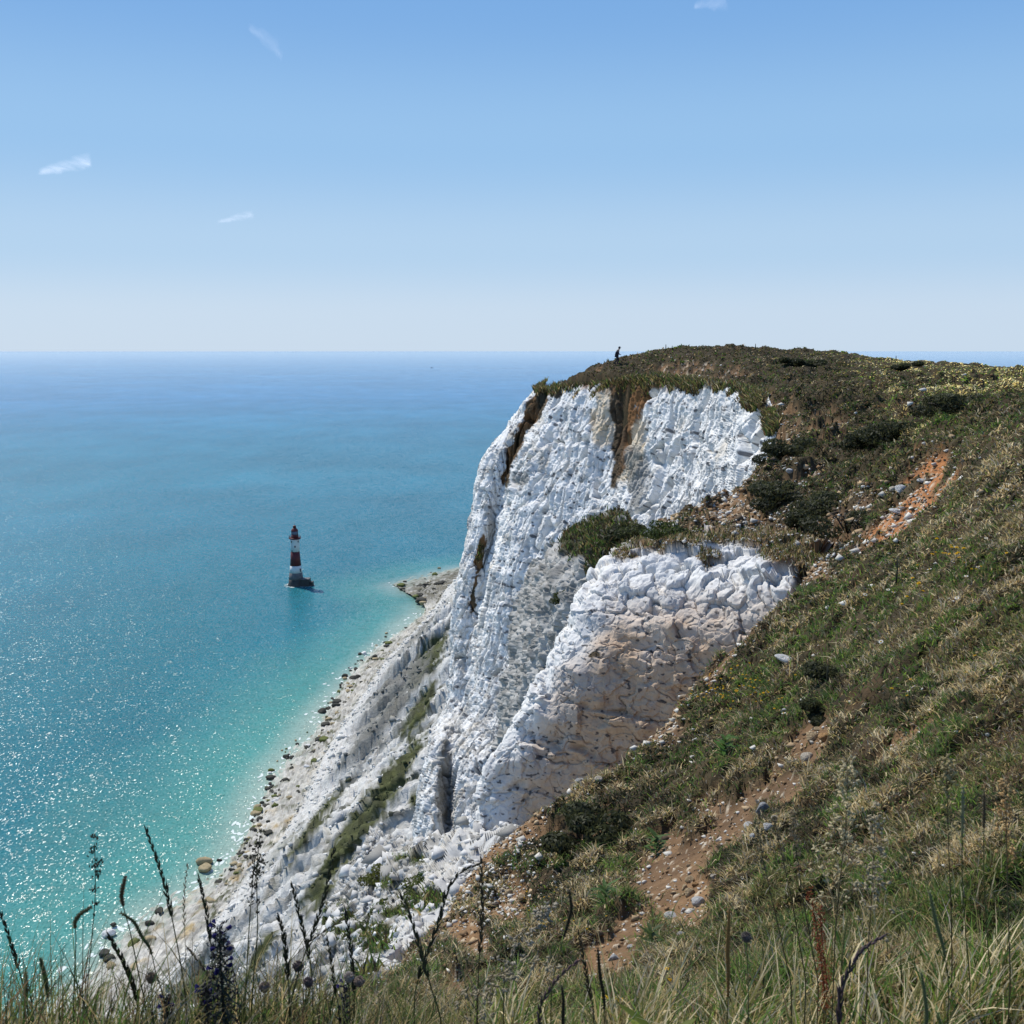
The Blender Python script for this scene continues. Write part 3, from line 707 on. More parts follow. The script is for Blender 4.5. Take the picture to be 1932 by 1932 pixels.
sd = np.where(ins, dr, -dr)
rn = fbm(np.stack([X_ / 1.2, Y_ / 1.2, X_ * 0], -1), 4, 105, 0.6)
amp = np.clip(Y_ / 40, 0.12, 0.8) * (1 - 0.6 * sstep(85, 100, Y_))
sdn = sd + rn * amp * sstep(0.2, 2.0, Y_ - 2) - 0.9 * sstep(50, 60, Y_) * (1 - 0.7 * sstep(85, 100, Y_)) - 0.8 * sstep(25.5, 28, Y_) * sstep(40, 36, Y_)
out = np.clip(-sdn, 0, None)
drop = np.where(Y_ < 30, 3.2, 5.0)
Zt = Zt - np.minimum(out * drop, 70) - 0.25 * amp * sstep(1.2 * amp, 0, sdn) * 1.2
P = np.stack([X_, Y_, Zt], -1)
px, py, _ = proj(P)
q3 = np.stack([X_, Y_, Zt], -1)
scl = np.clip(Y_ / 12, 0.3, 3.0)
fn = fbm(np.stack([X_ / 0.9, Y_ / 1.4, Zt / 0.9], -1), 5, 106, 0.62)
fb = fbm(np.stack([X_ / 4.5, Y_ / 7, Zt / 3], -1), 4, 107, 0.55)
wx, wy = px + 70 * fb + 40 * fn, py + 45 * fb + 30 * fn
soil_spots = [(1695, 950, 50, 112, 40), (1765, 885, 30, 55, 40), (1640, 1015, 30, 50, 60), (1505, 885, 55, 22, 0), (1400, 950, 110, 22, -12), (1330, 985, 90, 18, -10), (1450, 985, 70, 20, 0), (1705, 775, 22, 12), (1555, 1090, 30, 28, -40),
              (1530, 1390, 55, 70, 20), (1480, 1470, 60, 50, 40), (1270, 1620, 125, 80, -35), (1370, 1540, 80, 75, -40), (1310, 1710, 75, 60), (1160, 1800, 80, 70, -60), (1200, 1730, 60, 60), (1420, 1480, 50, 40), (985, 1700, 60, 36, -55), (900, 1770, 36, 44, -50), (1110, 1560, 60, 20, -42),
              (1240, 1372, 60, 24, -48), (1350, 1250, 70, 20, -40), (1000, 1590, 80, 18, -40), (1420, 1190, 60, 16, -38), (1270, 706, 50, 10, 4), (1350, 702, 60, 12), (1180, 728, 34, 12), (1320, 735, 40, 9), (850, 1840, 34, 40, -50), (1600, 985, 30, 20), (1560, 800, 40, 14, -30)]
soil = blobs(wx, wy, soil_spots)
rimz = sstep(2.4 * amp + 0.25, 0.0, sdn) * sstep(3.0, 6.0, Y_) * (1 - 0.85 * sstep(80, 96, Y_))
soil = np.clip(np.maximum(soil, 0.62 * rimz) + 0.38 * fn - 0.05 + 0.42 * (pcid > 0.90) * sstep(0.0, .5, pmac + .3) * sstep(3, 6, Y_), 0, 1.2)
soilm = sstep(0.36, 0.60, soil)
P[..., 2] -= 0.06 * scl * sstep(0.3, 0.5, soil) * (1 - rimz) + 0.85 * pmt * soilm
rubble_spots = [(1700, 945, 22, 70, 40), (1400, 985, 110, 28, -10), (1500, 890, 40, 16), (1550, 1080, 22, 20), (1330, 702, 70, 10), (960, 1700, 60, 60, -50), (1010, 1640, 50, 40, -45), (1240, 1380, 30, 20, -40), (1430, 850, 25, 40)]
rub = blobs(wx, wy, rubble_spots)
cw1, _, cwid = worley(q3 / (0.10 * scl)[..., None], 108)
peb = sstep(0.52, 0.35, cw1) * (cwid > (0.91 - 0.5 * rub))
ochre = np.array([0.235, 0.140, 0.070]); brown = np.array([0.115, 0.072, 0.042]); turf = np.array([0.068, 0.052, 0.028]); dturf = np.array([0.026, 0.022, 0.013])
C = mix(np.ones(P.shape) * turf, dturf, sstep(-0.3, 0.4, fn))  # ground colour darkened so gaps between blades look deep in shade
sc_c = mix(np.ones(P.shape) * brown, ochre, np.clip(0.40 + 0.9 * fb + 0.7 * fn, 0, 1))
gul = blobs(wx, wy, [(1695, 950, 40, 110, 40), (1765, 885, 22, 50, 40)])
sc_c = mix(sc_c, np.array([0.40, 0.165, 0.06]), sstep(.25, .7, gul) * 0.8)
sc_c = mix(sc_c, np.array([0.50, 0.42, 0.31]), np.clip(peb * (0.5 + 0.5 * cwid), 0, 1))
C = mix(C, sc_c, np.clip(soilm + 0.25 * sstep(.1, .5, fn), 0, 1))
lift = peb * soilm * 0.018 * scl
P[..., 2] += lift * (cwid + 0.3)
deepc = sstep(1.2, 3.0, out)
C = mix(C, np.array([0.5, 0.48, 0.44]), deepc)
kf = (out < 7.0)
kf = kf[:-1, :-1] | kf[1:, :-1] | kf[:-1, 1:] | kf[1:, 1:]
new_obj('hillside', raw_mesh('hillside', P, grid_faces(NU, NVv, kf), C), M_soil, kind='structure')

# lookup of the finished ground (bilinear in the u / log y lattice)
ly = np.log(yy)
def ground_z(x, y):
    x, y = np.asarray(x, float), np.asarray(y, float)
    u = x / y
    i = np.clip(np.searchsorted(uu, u) - 1, 0, len(uu) - 2); j = np.clip(np.searchsorted(ly, np.log(y)) - 1, 0, NVv - 2)
    a = (u - uu[i]) / (uu[i + 1] - uu[i]); b = (np.log(y) - ly[j]) / (ly[j + 1] - ly[j])
    Z = P_h[..., 2]
    return Z[i, j] * (1 - a) * (1 - b) + Z[i + 1, j] * a * (1 - b) + Z[i, j + 1] * (1 - a) * b + Z[i + 1, j + 1] * a * b
P_h = P
def on_ground(pxx, pyy, ylo=1.2, yhi=140.0):
    """first ground point along the sight line of a pick"""
    u, dy, dz = Wd(pxx, pyy)
    ys = np.geomspace(ylo, yhi, 1500)
    k = ys / dy
    z = CZ + dz * k
    g = ground_z(u * k, ys)
    hit = np.nonzero(g >= z)[0]
    j = hit[0] if len(hit) else len(ys) - 1
    return np.array([u * k[j], ys[j], ground_z(u * k[j], ys[j])])

# ================================================================== GRASS (stuff)
def blades(name, B, Ln, Wdt, lean, Cc, mat, up=None, segs=2, droop=0.5, face_cam=0.75, **props):
    """one mesh of tapering, bending blades. B base points, lean (n,3) horizontal lean vector"""
    m = len(B)
    if up is None: up = np.tile([0, 0, 1.0], (m, 1))
    v = B - np.array([0, 0, CZ]); v /= np.linalg.norm(v, axis=1, keepdims=True)
    side = np.cross(v, up); side /= np.linalg.norm(side, axis=1, keepdims=True) + 1e-9
    rs = rng.normal(size=(m, 3)); rs[:, 2] *= 0.3
    side = side * face_cam + rs * (1 - face_cam); side /= np.linalg.norm(side, axis=1, keepdims=True) + 1e-9
    ts = np.linspace(0, 1, segs + 1)
    V, CC = [], []
    for t_ in ts:
        c = B + up * (Ln * (t_ - 0.35 * droop * t_ ** 2.4))[:, None] + lean * (Ln * (0.25 * t_ + 0.75 * t_ ** 2))[:, None]
        wdt = Wdt * (1 - 0.85 * t_ ** 1.5) * 0.5
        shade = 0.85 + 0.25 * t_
        if t_ < 1:
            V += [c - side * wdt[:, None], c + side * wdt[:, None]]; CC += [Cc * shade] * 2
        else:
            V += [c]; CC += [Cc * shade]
    kpb = 2 * segs + 1
    V = np.stack(V, 1).reshape(-1, 3); CC = np.stack(CC, 1).reshape(-1, 3)
    tri = []
    for s in range(segs - 1):
        a = 2 * s
        tri += [(a, a + 1, a + 3), (a, a + 3, a + 2)]
    a = 2 * (segs - 1); tri += [(a, a + 1, a + 2)]
    F_ = (np.arange(m)[:, None, None] * kpb + np.array(tri)[None]).reshape(-1, 3)
    return new_obj(name, raw_mesh(name, V, F_, CC), mat, **props)
def pal(n_, table):
    cs = np.array([c for c, _ in table]); ps = np.array([p for _, p in table], float)
    return cs, ps / ps.sum()
straw = (0.42, 0.315, 0.145); pale = (0.58, 0.48, 0.29); olive = (0.145, 0.142, 0.045); green_ = (0.072, 0.135, 0.028); dkgreen = (0.034, 0.046, 0.018)
brn = (0.17, 0.105, 0.052); dkbrn = (0.06, 0.045, 0.026); lime = (0.15, 0.23, 0.035); ygreen = (0.17, 0.165, 0.05); greyst = (0.26, 0.235, 0.185)
PALCOL = np.array([straw, pale, olive, green_, dkgreen, brn, dkbrn, lime, ygreen, greyst])

# screen-even sampling of lattice cells inside the land
fx, fy, _ = proj(P)
ar = np.abs((fx[1:, :-1] - fx[:-1, :-1]) * (fy[:-1, 1:] - fy[:-1, :-1]) - (fx[:-1, 1:] - fx[:-1, :-1]) * (fy[1:, :-1] - fy[:-1, :-1])) * S * S
fin_ = (fx[:-1, :-1] > -200) & (fx[:-1, :-1] < 2130) & (fy[:-1, :-1] < 2200)
vis = (0.30 + 0.70 * fin_) * (fx[:-1, :-1] > -700) * (fx[:-1, :-1] < 4700) * (fy[:-1, :-1] < 4200) * (fy[:-1, :-1] > 560) * (sdn[:-1, :-1] > -0.15 * amp[:-1, :-1]) * (Y_[:-1, :-1] < 128)
cover = 1 - 0.97 * soilm[:-1, :-1]
bare_n = fbm(np.stack([X_ / 0.8, Y_ / 1.3, X_ * 0 + 1], -1), 3, 109)[:-1, :-1]
cover = cover * (0.25 + 0.75 * sstep(-0.40, 0.0, bare_n)) * (0.35 + 0.65 * sstep(0.95, 0.6, pf1[:-1, :-1]))
yc = Y_[:-1, :-1]
wgt = (np.clip(ar, 0, 14) + 0.18) * vis * np.clip(cover, 0.01, 1)
far_b = 1 + 0.5 * sstep(20, 60, yc)
wgt = wgt * far_b
NB = 620000
pr = (wgt / wgt.sum()).ravel()
cells = rng.choice(len(pr), NB, p=pr)
ci, cj = np.unravel_index(cells, wgt.shape)
a, b = rng.random(NB), rng.random(NB)
def bil(A_): return (A_[ci, cj].T * (1 - a) * (1 - b) + A_[ci + 1, cj].T * a * (1 - b) + A_[ci, cj + 1].T * (1 - a) * b + A_[ci + 1, cj + 1].T * a * b).T
B = bil(P)
bpx, bpyy, bd = proj(B)
bw = bil(wx), bil(wy)
cl = fbm(np.stack([B[:, 0] / 1.1, B[:, 1] / 1.8, B[:, 2] * 0], -1), 3, 110)
cl2 = fbm(np.stack([B[:, 0] / 0.32, B[:, 1] / 0.5, B[:, 2] * 0], -1), 2, 111)
btus = bil(tuss)
bfb = bil(fb)
D = B[:, 1]
wl = np.zeros((NB, 10))
nearz = sstep(30, 14, D)
dark_spots = np.clip(blobs(*bw, [(1520, 985, 90, 50, 10), (1590, 1040, 70, 40), (1640, 830, 70, 30, -20), (1540, 700, 90, 26, 6), (1430, 770, 60, 50), (1580, 760, 110, 40), (1500, 850, 90, 26), (1760, 770, 80, 20), (1730, 720, 60, 14), (1450, 950, 80, 26), (1180, 695, 60, 12), (1120, 715, 60, 14), (1090, 1580, 60, 40, -30), (1480, 1010, 40, 30), (1250, 1405, 60, 26, -45), (1170, 1500, 70, 28, -40), (1020, 1600, 90, 40, -40), (1330, 1290, 50, 22, -42), (1430, 1205, 50, 20, -38), (1560, 1290, 30, 30), (1640, 1450, 40, 30), (1700, 1350, 40, 20), (1830, 1440, 40, 30), (1560, 1610, 40, 24), (1430, 1640, 30, 24), (1330, 1600, 20, 40), (1040, 1690, 60, 40, -30), (960, 1800, 50, 40), (1060, 1800, 50, 30)]), 0, 1)  # dark scrub; spots along rim and foot hollow paint in the undercut's shade
green_spots = np.clip(blobs(*bw, [(1400, 1310, 90, 55, 10), (1370, 1290, 50, 60), (1560, 1200, 60, 50), (1440, 1330, 50, 30), (1180, 1560, 60, 30, -30), (1850, 1420, 60, 60), (1640, 1320, 80, 60), (1700, 1130, 60, 60), (1770, 1090, 60, 40), (1270, 1440, 50, 40), (1150, 1620, 40, 40), (1600, 1130, 60, 40), (1800, 800, 60, 20), (1900, 1720, 80, 80), (1700, 1650, 80, 60), (1230, 1750, 40, 40), (1850, 1560, 60, 60)]), 0, 1)
straw_spots = np.clip(blobs(*bw, [(1850, 1000, 100, 80), (1760, 1180, 90, 60), (1880, 1250, 80, 80), (1750, 1480, 120, 80), (1600, 1560, 80, 70), (1880, 1820, 120, 90), (1650, 1860, 150, 70), (1480, 1780, 80, 60), (1650, 1420, 60, 50), (1420, 1430, 50, 40), (1800, 1330, 90, 60), (1560, 1480, 60, 40), (1700, 1100, 60, 40), (1900, 900, 70, 60), (1850, 1620, 90, 60)]), 0, 1)
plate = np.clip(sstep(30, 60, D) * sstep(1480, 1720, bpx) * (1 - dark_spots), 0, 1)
kid_ = np.clip(bil(pcid) + 0.003 * rng.normal(size=NB), 0, 0.999); mac_ = bil(pmac)
# patch kinds: straw mat, heath brown, olive, green tuft, dark cushion; shares shift with the zone
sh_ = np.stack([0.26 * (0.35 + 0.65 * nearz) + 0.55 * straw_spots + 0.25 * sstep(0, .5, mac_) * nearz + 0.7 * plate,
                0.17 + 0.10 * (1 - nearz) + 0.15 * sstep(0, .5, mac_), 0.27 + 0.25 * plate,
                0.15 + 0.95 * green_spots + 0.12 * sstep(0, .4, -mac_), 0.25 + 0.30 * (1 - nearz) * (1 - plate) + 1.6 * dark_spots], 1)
sc2 = np.cumsum(sh_ / sh_.sum(1, keepdims=True), 1)
jig = (kid_ * 7.919) % 1.0
pk = (jig[:, None] > sc2).sum(1).clip(0, 4)
#               straw pale olive green dkg brn dkb lime yg grey
TYPE = np.array([[4.0, 2.2, 1.0, 0.2, 0.1, 1.0, 0.1, 0.0, 0.5, 1.6],
                 [0.8, 0.2, 0.6, 0.1, 0.3, 3.4, 1.8, 0.0, 0.2, 0.9],
                 [0.7, 0.2, 3.2, 1.0, 0.5, 0.4, 0.2, 0.1, 0.9, 0.2],
                 [0.2, 0.1, 0.8, 3.2, 0.8, 0.1, 0.1, 1.3, 0.6, 0.0],
                 [0.05, 0.0, 0.5, 1.0, 4.0, 0.3, 1.4, 0.0, 0.0, 0.0]])
wl = TYPE[pk] + 0.08
wl[:, 0] += 0.5 * sstep(0.0, .5, -cl2) * nearz
cum = np.cumsum(wl / wl.sum(1, keepdims=True), 1)
pick = (rng.random(NB)[:, None] > cum).sum(1).clip(0, 9)
Cb = PALCOL[pick] * (0.65 + 0.75 * rng.random((NB, 1))) * (1 + 0.25 * bfb[:, None])
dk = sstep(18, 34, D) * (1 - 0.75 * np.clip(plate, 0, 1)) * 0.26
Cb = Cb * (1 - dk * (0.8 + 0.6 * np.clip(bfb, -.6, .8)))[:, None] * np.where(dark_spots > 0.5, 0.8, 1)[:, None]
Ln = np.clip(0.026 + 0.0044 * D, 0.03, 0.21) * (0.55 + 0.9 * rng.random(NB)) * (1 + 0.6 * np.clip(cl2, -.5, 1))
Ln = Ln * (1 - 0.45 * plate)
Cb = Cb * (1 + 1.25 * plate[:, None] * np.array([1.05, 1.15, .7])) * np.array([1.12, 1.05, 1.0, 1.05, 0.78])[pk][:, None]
Ln = Ln * np.array([1.15, 0.6, 0.9, 1.3, 0.75])[pk] * np.where(rng.random(NB) < 0.02, 1.9, 1)
Wb = np.maximum(0.0042, 0.00115 * D) * (0.7 + 0.6 * rng.random(NB))
ang = rng.random(NB) * 2 * math.pi
lean = np.stack([np.cos(ang), np.sin(ang), 0 * ang], 1) * (0.5 + 1.6 * rng.random((NB, 1)) ** 1.3)
lean[:, 0] += 0.2
lean[:, 2] = -0.35 * np.hypot(lean[:, 0], lean[:, 1])
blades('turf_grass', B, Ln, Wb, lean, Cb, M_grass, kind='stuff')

# taller meadow grass along the near edge
def meadow(n_, pxr, yr, Lr, wr, table, seed, nm):
    r2 = np.random.default_rng(seed)
    y = np.exp(r2.uniform(math.log(yr[0]), math.log(yr[1]), n_))
    x = (r2.uniform(pxr[0], pxr[1], n_) * S - 512) / F * y * 1.02
    ok = inside(x, y, poly)
    cl = fbm(np.stack([x / 0.22, y / 0.22, x * 0], -1), 2, seed)
    ok &= r2.random(n_) < 0.25 + 1.1 * sstep(-.2, .4, cl)
    x, y, cl = x[ok], y[ok], cl[ok]
    m = len(x)
    B = np.stack([x, y, ground_z(x, y) - 0.01], -1)
    ix = r2.choice(10, m, p=np.array(table) / np.sum(table))
    Cb = PALCOL[ix] * (0.8 + 0.45 * r2.random((m, 1)))
    Ln = r2.uniform(*Lr, m) * (1 + 0.5 * np.clip(cl, -.5, .8))
    an = r2.random(m) * 2 * math.pi
    lean = np.stack([np.cos(an), np.sin(an), 0 * an], 1) * r2.uniform(0.1, 1.0, (m, 1)) ** 1.4
    lean[:, 0] += 0.12
    if nm == 'dry_grass': Cb = Cb * 1.2
    return blades(nm, B, Ln, r2.uniform(*wr, m), lean, Cb, M_grass, segs=4, droop=0.55 + 0.0 * m, face_cam=0.55, kind='stuff')
#               straw pale olive green dkg brn dkb lime yg grey
meadow(42000, (600, 3900), (1.9, 3.7), (0.04, 0.15), (0.0022, 0.005), [3, 2.6, 2.4, 1.6, 0.7, 0.8, 0.3, 0.35, 1.6, 1.0], 201, 'meadow_grass')
meadow(5000, (-150, 900), (2.05, 3.0), (0.09, 0.33), (0.0022, 0.0045), [1.8, 0.8, 2.4, 1.8, 2.2, 1.2, 0.8, 0.2, 0.8, 0.5], 202, 'edge_grass')

meadow(21000, (880, 3700), (2.15, 3.0), (0.12, 0.30), (0.004, 0.0105), [2.6, 3.4, 1.2, 2.4, 0.6, 0.5, 0.1, 1.1, 2.8, 0.5], 203, 'dry_grass')

# scrub growing on the ledge and on the chalk apron
def scrub_on(Pg, m, n_, Lr, wr, table, nm, seed):
    r2 = np.random.default_rng(seed)
    w_ = np.clip(m, 0, 1) ** 2; w_[m < 0.35] = 0
    c_ = r2.choice(w_.size, n_, p=(w_ / w_.sum()).ravel())
    B = Pg.reshape(-1, 3)[c_] + r2.normal(size=(n_, 3)) * 0.05
    ix = r2.choice(10, n_, p=np.array(table) / np.sum(table))
    Cb = PALCOL[ix] * (0.8 + 0.4 * r2.random((n_, 1)))
    an = r2.random(n_) * 2 * math.pi
    lean = np.stack([np.cos(an), np.sin(an), 0 * an], 1) * r2.uniform(.2, 1, (n_, 1))
    return blades(nm, B, r2.uniform(*Lr, n_), r2.uniform(*wr, n_), lean, Cb, M_grass, kind='stuff')
scrub_on(WALL, WALL_T, 15000, (0.2, 0.75), (0.06, 0.14), [0.5, 0.1, 1.5, 0.9, 1.6, 1.2, 1.6, 0, 0.5, 0.3], 'cliff_top_turf', 4)
scrub_on(BUTT, BUTT_T, 9000, (0.05, 0.2), (0.012, 0.032), [1.2, 0.5, 1.5, 0.8, 1.2, 1.6, 1.0, 0.1, 0.5, 0.8], 'buttress_turf', 7)
scrub_on(LEDGE, LEDGE_SCRUB, 11000, (0.15, 0.55), (0.05, 0.12), [0.2, 0, 1, 1, 3, 0.5, 2, 0.1, 0.2, 0.3], 'ledge_scrub', 5)
scrub_on(APRON, APRON_V, 7000, (0.06, 0.22), (0.015, 0.04), [0.3, 0, 1.2, 1.5, 1.6, 0.3, .6, .5, .6, 0], 'apron_scrub', 6)
# ================================================================== THINGS
class MB:
    def __init__(s): s.v = []; s.f = []; s.c = []
    def add(s, V, Fc, c):
        o = len(s.v); s.v += [tuple(x) for x in V]; s.f += [tuple(i + o for i in q_) for q_ in Fc]; s.c += [tuple(c)] * len(V) if np.ndim(c) == 1 else [tuple(x) for x in c]
    def ring(s, pts, rad, n=6, c=(1, 1, 1), cap=True):
        pts = np.asarray(pts, float); rad = np.broadcast_to(rad, len(pts)); m = len(pts)
        t_ = np.gradient(pts, axis=0); t_ /= np.linalg.norm(t_, axis=1, keepdims=True) + 1e-12
        ref = np.array([0.31, 0.84, 0.2]) if abs(t_[0, 2]) > 0.5 else np.array([0.1, 0.2, 1.0])
        a = np.cross(t_, ref); a /= np.linalg.norm(a, axis=1, keepdims=True) + 1e-12
        b = np.cross(t_, a)
        an = np.arange(n) * 2 * math.pi / n
        V = (pts[:, None] + rad[:, None, None] * (np.cos(an)[None, :, None] * a[:, None] + np.sin(an)[None, :, None] * b[:, None])).reshape(-1, 3)
        Fc = [(i * n + j, i * n + (j + 1) % n, (i + 1) * n + (j + 1) % n, (i + 1) * n + j) for i in range(m - 1) for j in range(n)]
        if cap: Fc += [tuple(range(n))[::-1], tuple((m - 1) * n + j for j in range(n))]
        s.add(V, Fc, c)
    def lathe(s, prof, n=32, c=(1, 1, 1), ctr=(0, 0, 0), caps=True):
        V = [(ctr[0] + r * math.cos(a), ctr[1] + r * math.sin(a), ctr[2] + z) for r, z in prof for a in np.arange(n) * 2 * math.pi / n]
        m = len(prof)
        Fc = [(i * n + j, i * n + (j + 1) % n, (i + 1) * n + (j + 1) % n, (i + 1) * n + j) for i in range(m - 1) for j in range(n)]
        if caps: Fc += [tuple(range(n))[::-1], tuple((m - 1) * n + j for j in range(n))]
        s.add(V, Fc, c)
    def spindle(s, a, d, L, r, c, n=5):
        d = np.asarray(d, float); d = d / (np.linalg.norm(d) + 1e-12); a = np.asarray(a, float)
        s.ring([a, a + d * L * .3, a + d * L * .65, a + d * L], [r * .35, r, r * .75, r * .08], n, c)
    def box(s, x0, x1, y0, y1, z0, z1, c=(1, 1, 1), taper=0.0):
        t_ = taper
        V = [(x0, y0, z0), (x1, y0, z0), (x1, y1, z0), (x0, y1, z0), (x0 + t_, y0 + t_, z1), (x1 - t_, y0 + t_, z1), (x1 - t_, y1 - t_, z1), (x0 + t_, y1 - t_, z1)]
        s.add(V, [(3, 2, 1, 0), (4, 5, 6, 7), (0, 1, 5, 4), (1, 2, 6, 5), (2, 3, 7, 6), (3, 0, 4, 7)], c)
    def leaf(s, a, d, L, w_, c, sag=0.3, nseg=4, side=None):
        a = np.asarray(a, float); d = np.asarray(d, float); d /= np.linalg.norm(d)
        sd_ = np.cross(d, (0, 0, 1.0)) if side is None else np.asarray(side, float)
        sd_ = sd_ / (np.linalg.norm(sd_) + 1e-9)
        V = []
        for i in range(nseg + 1):
            u = i / nseg
            p_ = a + d * L * u + np.array([0, 0, -sag * L * u * u])
            ww = w_ * math.sin(math.pi * min(0.98, 0.12 + 0.86 * u)) ** 0.8
            V += [p_ - sd_ * ww * .5, p_ + np.array([0, 0, -0.12 * ww]), p_ + sd_ * ww * .5]
        Fc = []
        for i in range(nseg):
            q_ = 3 * i
            Fc += [(q_, q_ + 1, q_ + 4, q_ + 3), (q_ + 1, q_ + 2, q_ + 5, q_ + 4)]
        s.add(V, Fc, c)
    def build(s, name, mat, parent=None, smooth=True, **props):
        me = bpy.data.meshes.new(name); me.from_pydata(s.v, [], s.f); me.update()
        if smooth: me.polygons.foreach_set('use_smooth', np.ones(len(me.polygons), bool))
        a = me.color_attributes.new('Col', 'FLOAT_COLOR', 'POINT')
        a.data.foreach_set('color', np.concatenate([np.array(s.c, np.float32).reshape(-1, 3), np.ones((len(s.v), 1), np.float32)], 1).ravel())
        return new_obj(name, me, mat, parent, **props)
def thing(name, loc, label, cat, group=None):
    o = bpy.data.objects.new(name, None); col.objects.link(o); o.location = [float(q_) for q_ in loc]; o.empty_display_size = 0.1
    o['label'] = label; o['category'] = cat; o['kind'] = 'thing'
    if group: o['group'] = group
    return o

# ------------------------------------------------------------------ lighthouse
lb = Wz(559, 1104, 0.0)
lh = thing('lighthouse', lb, 'red and white striped lighthouse standing in the sea off the chalk cliff', 'lighthouse')
M_lw = mat_paint('lighthouse white', (0.66, 0.66, 0.65), 0.5, 0.12, 0.3)
M_lr = mat_paint('lighthouse red', (0.115, 0.022, 0.022), 0.5, 0.2, 0.3)
M_lg = mat_paint('lighthouse granite', (0.155, 0.15, 0.15), 0.8, 0.25, 0.5)
M_ld = mat_paint('lighthouse wet granite', (0.055, 0.055, 0.052), 0.6, 0.3, 0.5)
M_dark = mat_paint('dark opening', (0.012, 0.014, 0.018), 0.4, 0.0)
t = NT('lantern glass'); M_lgl = t.done(t.bsdf((0.16, 0.22, 0.30), 0.06, None, 0.6))
M_ws = mat_paint('sea foam', (0.60, 0.66, 0.63), 0.8, 0.05)
def lpart(name, prof, mat, n=40, parent=None, ctr=(0, 0, 0)):
    m = MB(); m.lathe(prof, n, ctr=ctr); o = m.build(name, mat, parent or lh); return o
lpart('foundation', [(6.2, -3), (6.0, 0.6), (5.6, 1.4), (5.3, 2.2), (5.15, 4.6)], M_ld)
lpart('tower_base', [(5.12, 4.6), (4.9, 6.2), (4.62, 9.4)], M_lg)
lpart('white_band', [(4.58, 9.4), (4.2, 12), (3.93, 14.5)], M_lw)
lpart('red_band', [(3.94, 14.5), (3.5, 19.5), (3.17, 24.7)], M_lr)
lpart('white_band', [(3.15, 24.7), (3.1, 29), (3.22, 32.6), (3.5, 33.6)], M_lw)
lpart('gallery', [(3.5, 33.6), (4.3, 34.1), (4.3, 34.6), (3.9, 34.65)], M_lr)
m = MB()
for k_ in range(24):
    a_ = k_ * math.pi / 12
    m.ring([(4.15 * math.cos(a_), 4.15 * math.sin(a_), 34.6), (4.15 * math.cos(a_), 4.15 * math.sin(a_), 36.0)], 0.06, 4)
for z_ in (35.1, 35.6, 36.0):
    m.ring([(4.15 * math.cos(q_), 4.15 * math.sin(q_), z_) for q_ in np.linspace(0, 2 * math.pi, 33)], 0.055, 4, cap=False)
m.build('gallery_railing', M_lr, lh)
lpart('lantern_base', [(2.5, 34.62), (2.45, 36.9)], M_lr)
lpart('lantern_glass', [(2.3, 36.9), (2.3, 39.4)], M_lgl)
m = MB()
for k_ in range(14):
    a_ = k_ * 2 * math.pi / 14
    for tw in (0.45, -0.45):
        m.ring([(2.36 * math.cos(a_ + tw * u_), 2.36 * math.sin(a_ + tw * u_), 36.9 + 2.5 * u_) for u_ in np.linspace(0, 1, 5)], 0.07, 4)
m.build('lantern_lattice', M_lr, lh)
lpart('dome', [(2.62, 39.4), (2.5, 39.8), (2.1, 40.7), (1.35, 41.5), (1.12, 41.7)], M_lr)
lpart('roof_vent', [(1.12, 41.7), (1.12, 43.0), (1.25, 43.1), (1.0, 43.3), (0.3, 43.7)], M_lr, 24)
m = MB(); m.ring([(0, 0, 43.6), (0, 0, 45.4)], [0.10, 0.05], 6); m.ring([(-0.5, 0, 44.6), (0.5, 0, 44.6)], 0.05, 5); m.build('wind_vane', M_dark, lh)
def lwin(name, xoff, z_, r_, w_, h_):
    th = math.asin(max(-1, min(1, xoff / r_)))
    o = MB(); o.box(-w_ / 2, w_ / 2, -0.10, 0.35, -h_ / 2, h_ / 2); ob = o.build(name, M_dark, lh, smooth=False)
    ob.location = (r_ * math.sin(th), -r_ * math.cos(th), z_); ob.rotation_euler = (0, 0, th); return ob
lwin('window', -1.9, 32.0, 3.2, 0.75, 1.4); lwin('window', 2.65, 32.2, 3.2, 0.75, 1.4); lwin('window', 0.55, 28.6, 3.1, 0.9, 1.3); lwin('window', -1.75, 25.3, 3.12, 0.75, 1.2)
lwin('door', 3.75, 11.3, 4.35, 1.0, 2.6)
m = MB(); m.box(3.6, 10.4, -4.6, 2.2, -3, 5.0, taper=0.25); ld = m.build('landing_stage', M_ld, lh, smooth=False)
m = MB(); m.box(3.9, 10.0, -4.2, 1.8, 5.0, 5.25); m.build('deck', M_lg, ld, smooth=False)
m = MB(); m.box(10.3, 12.6, -3.6, 1.2, -3, 3.0, taper=0.15); m.build('step', M_ld, ld, smooth=False)
m = MB()
m.ring([(8, -4, 5.2), (8, -4, 6.3), (9.8, -4, 6.3), (9.8, -4, 5.2)], 0.05, 4); m.ring([(9.8, 1.6, 5.2), (9.8, 1.6, 6.3), (9.8, -4, 6.3)], 0.05, 4)
m.build('handrail', M_ld, lh)['kind'] = 'thing'

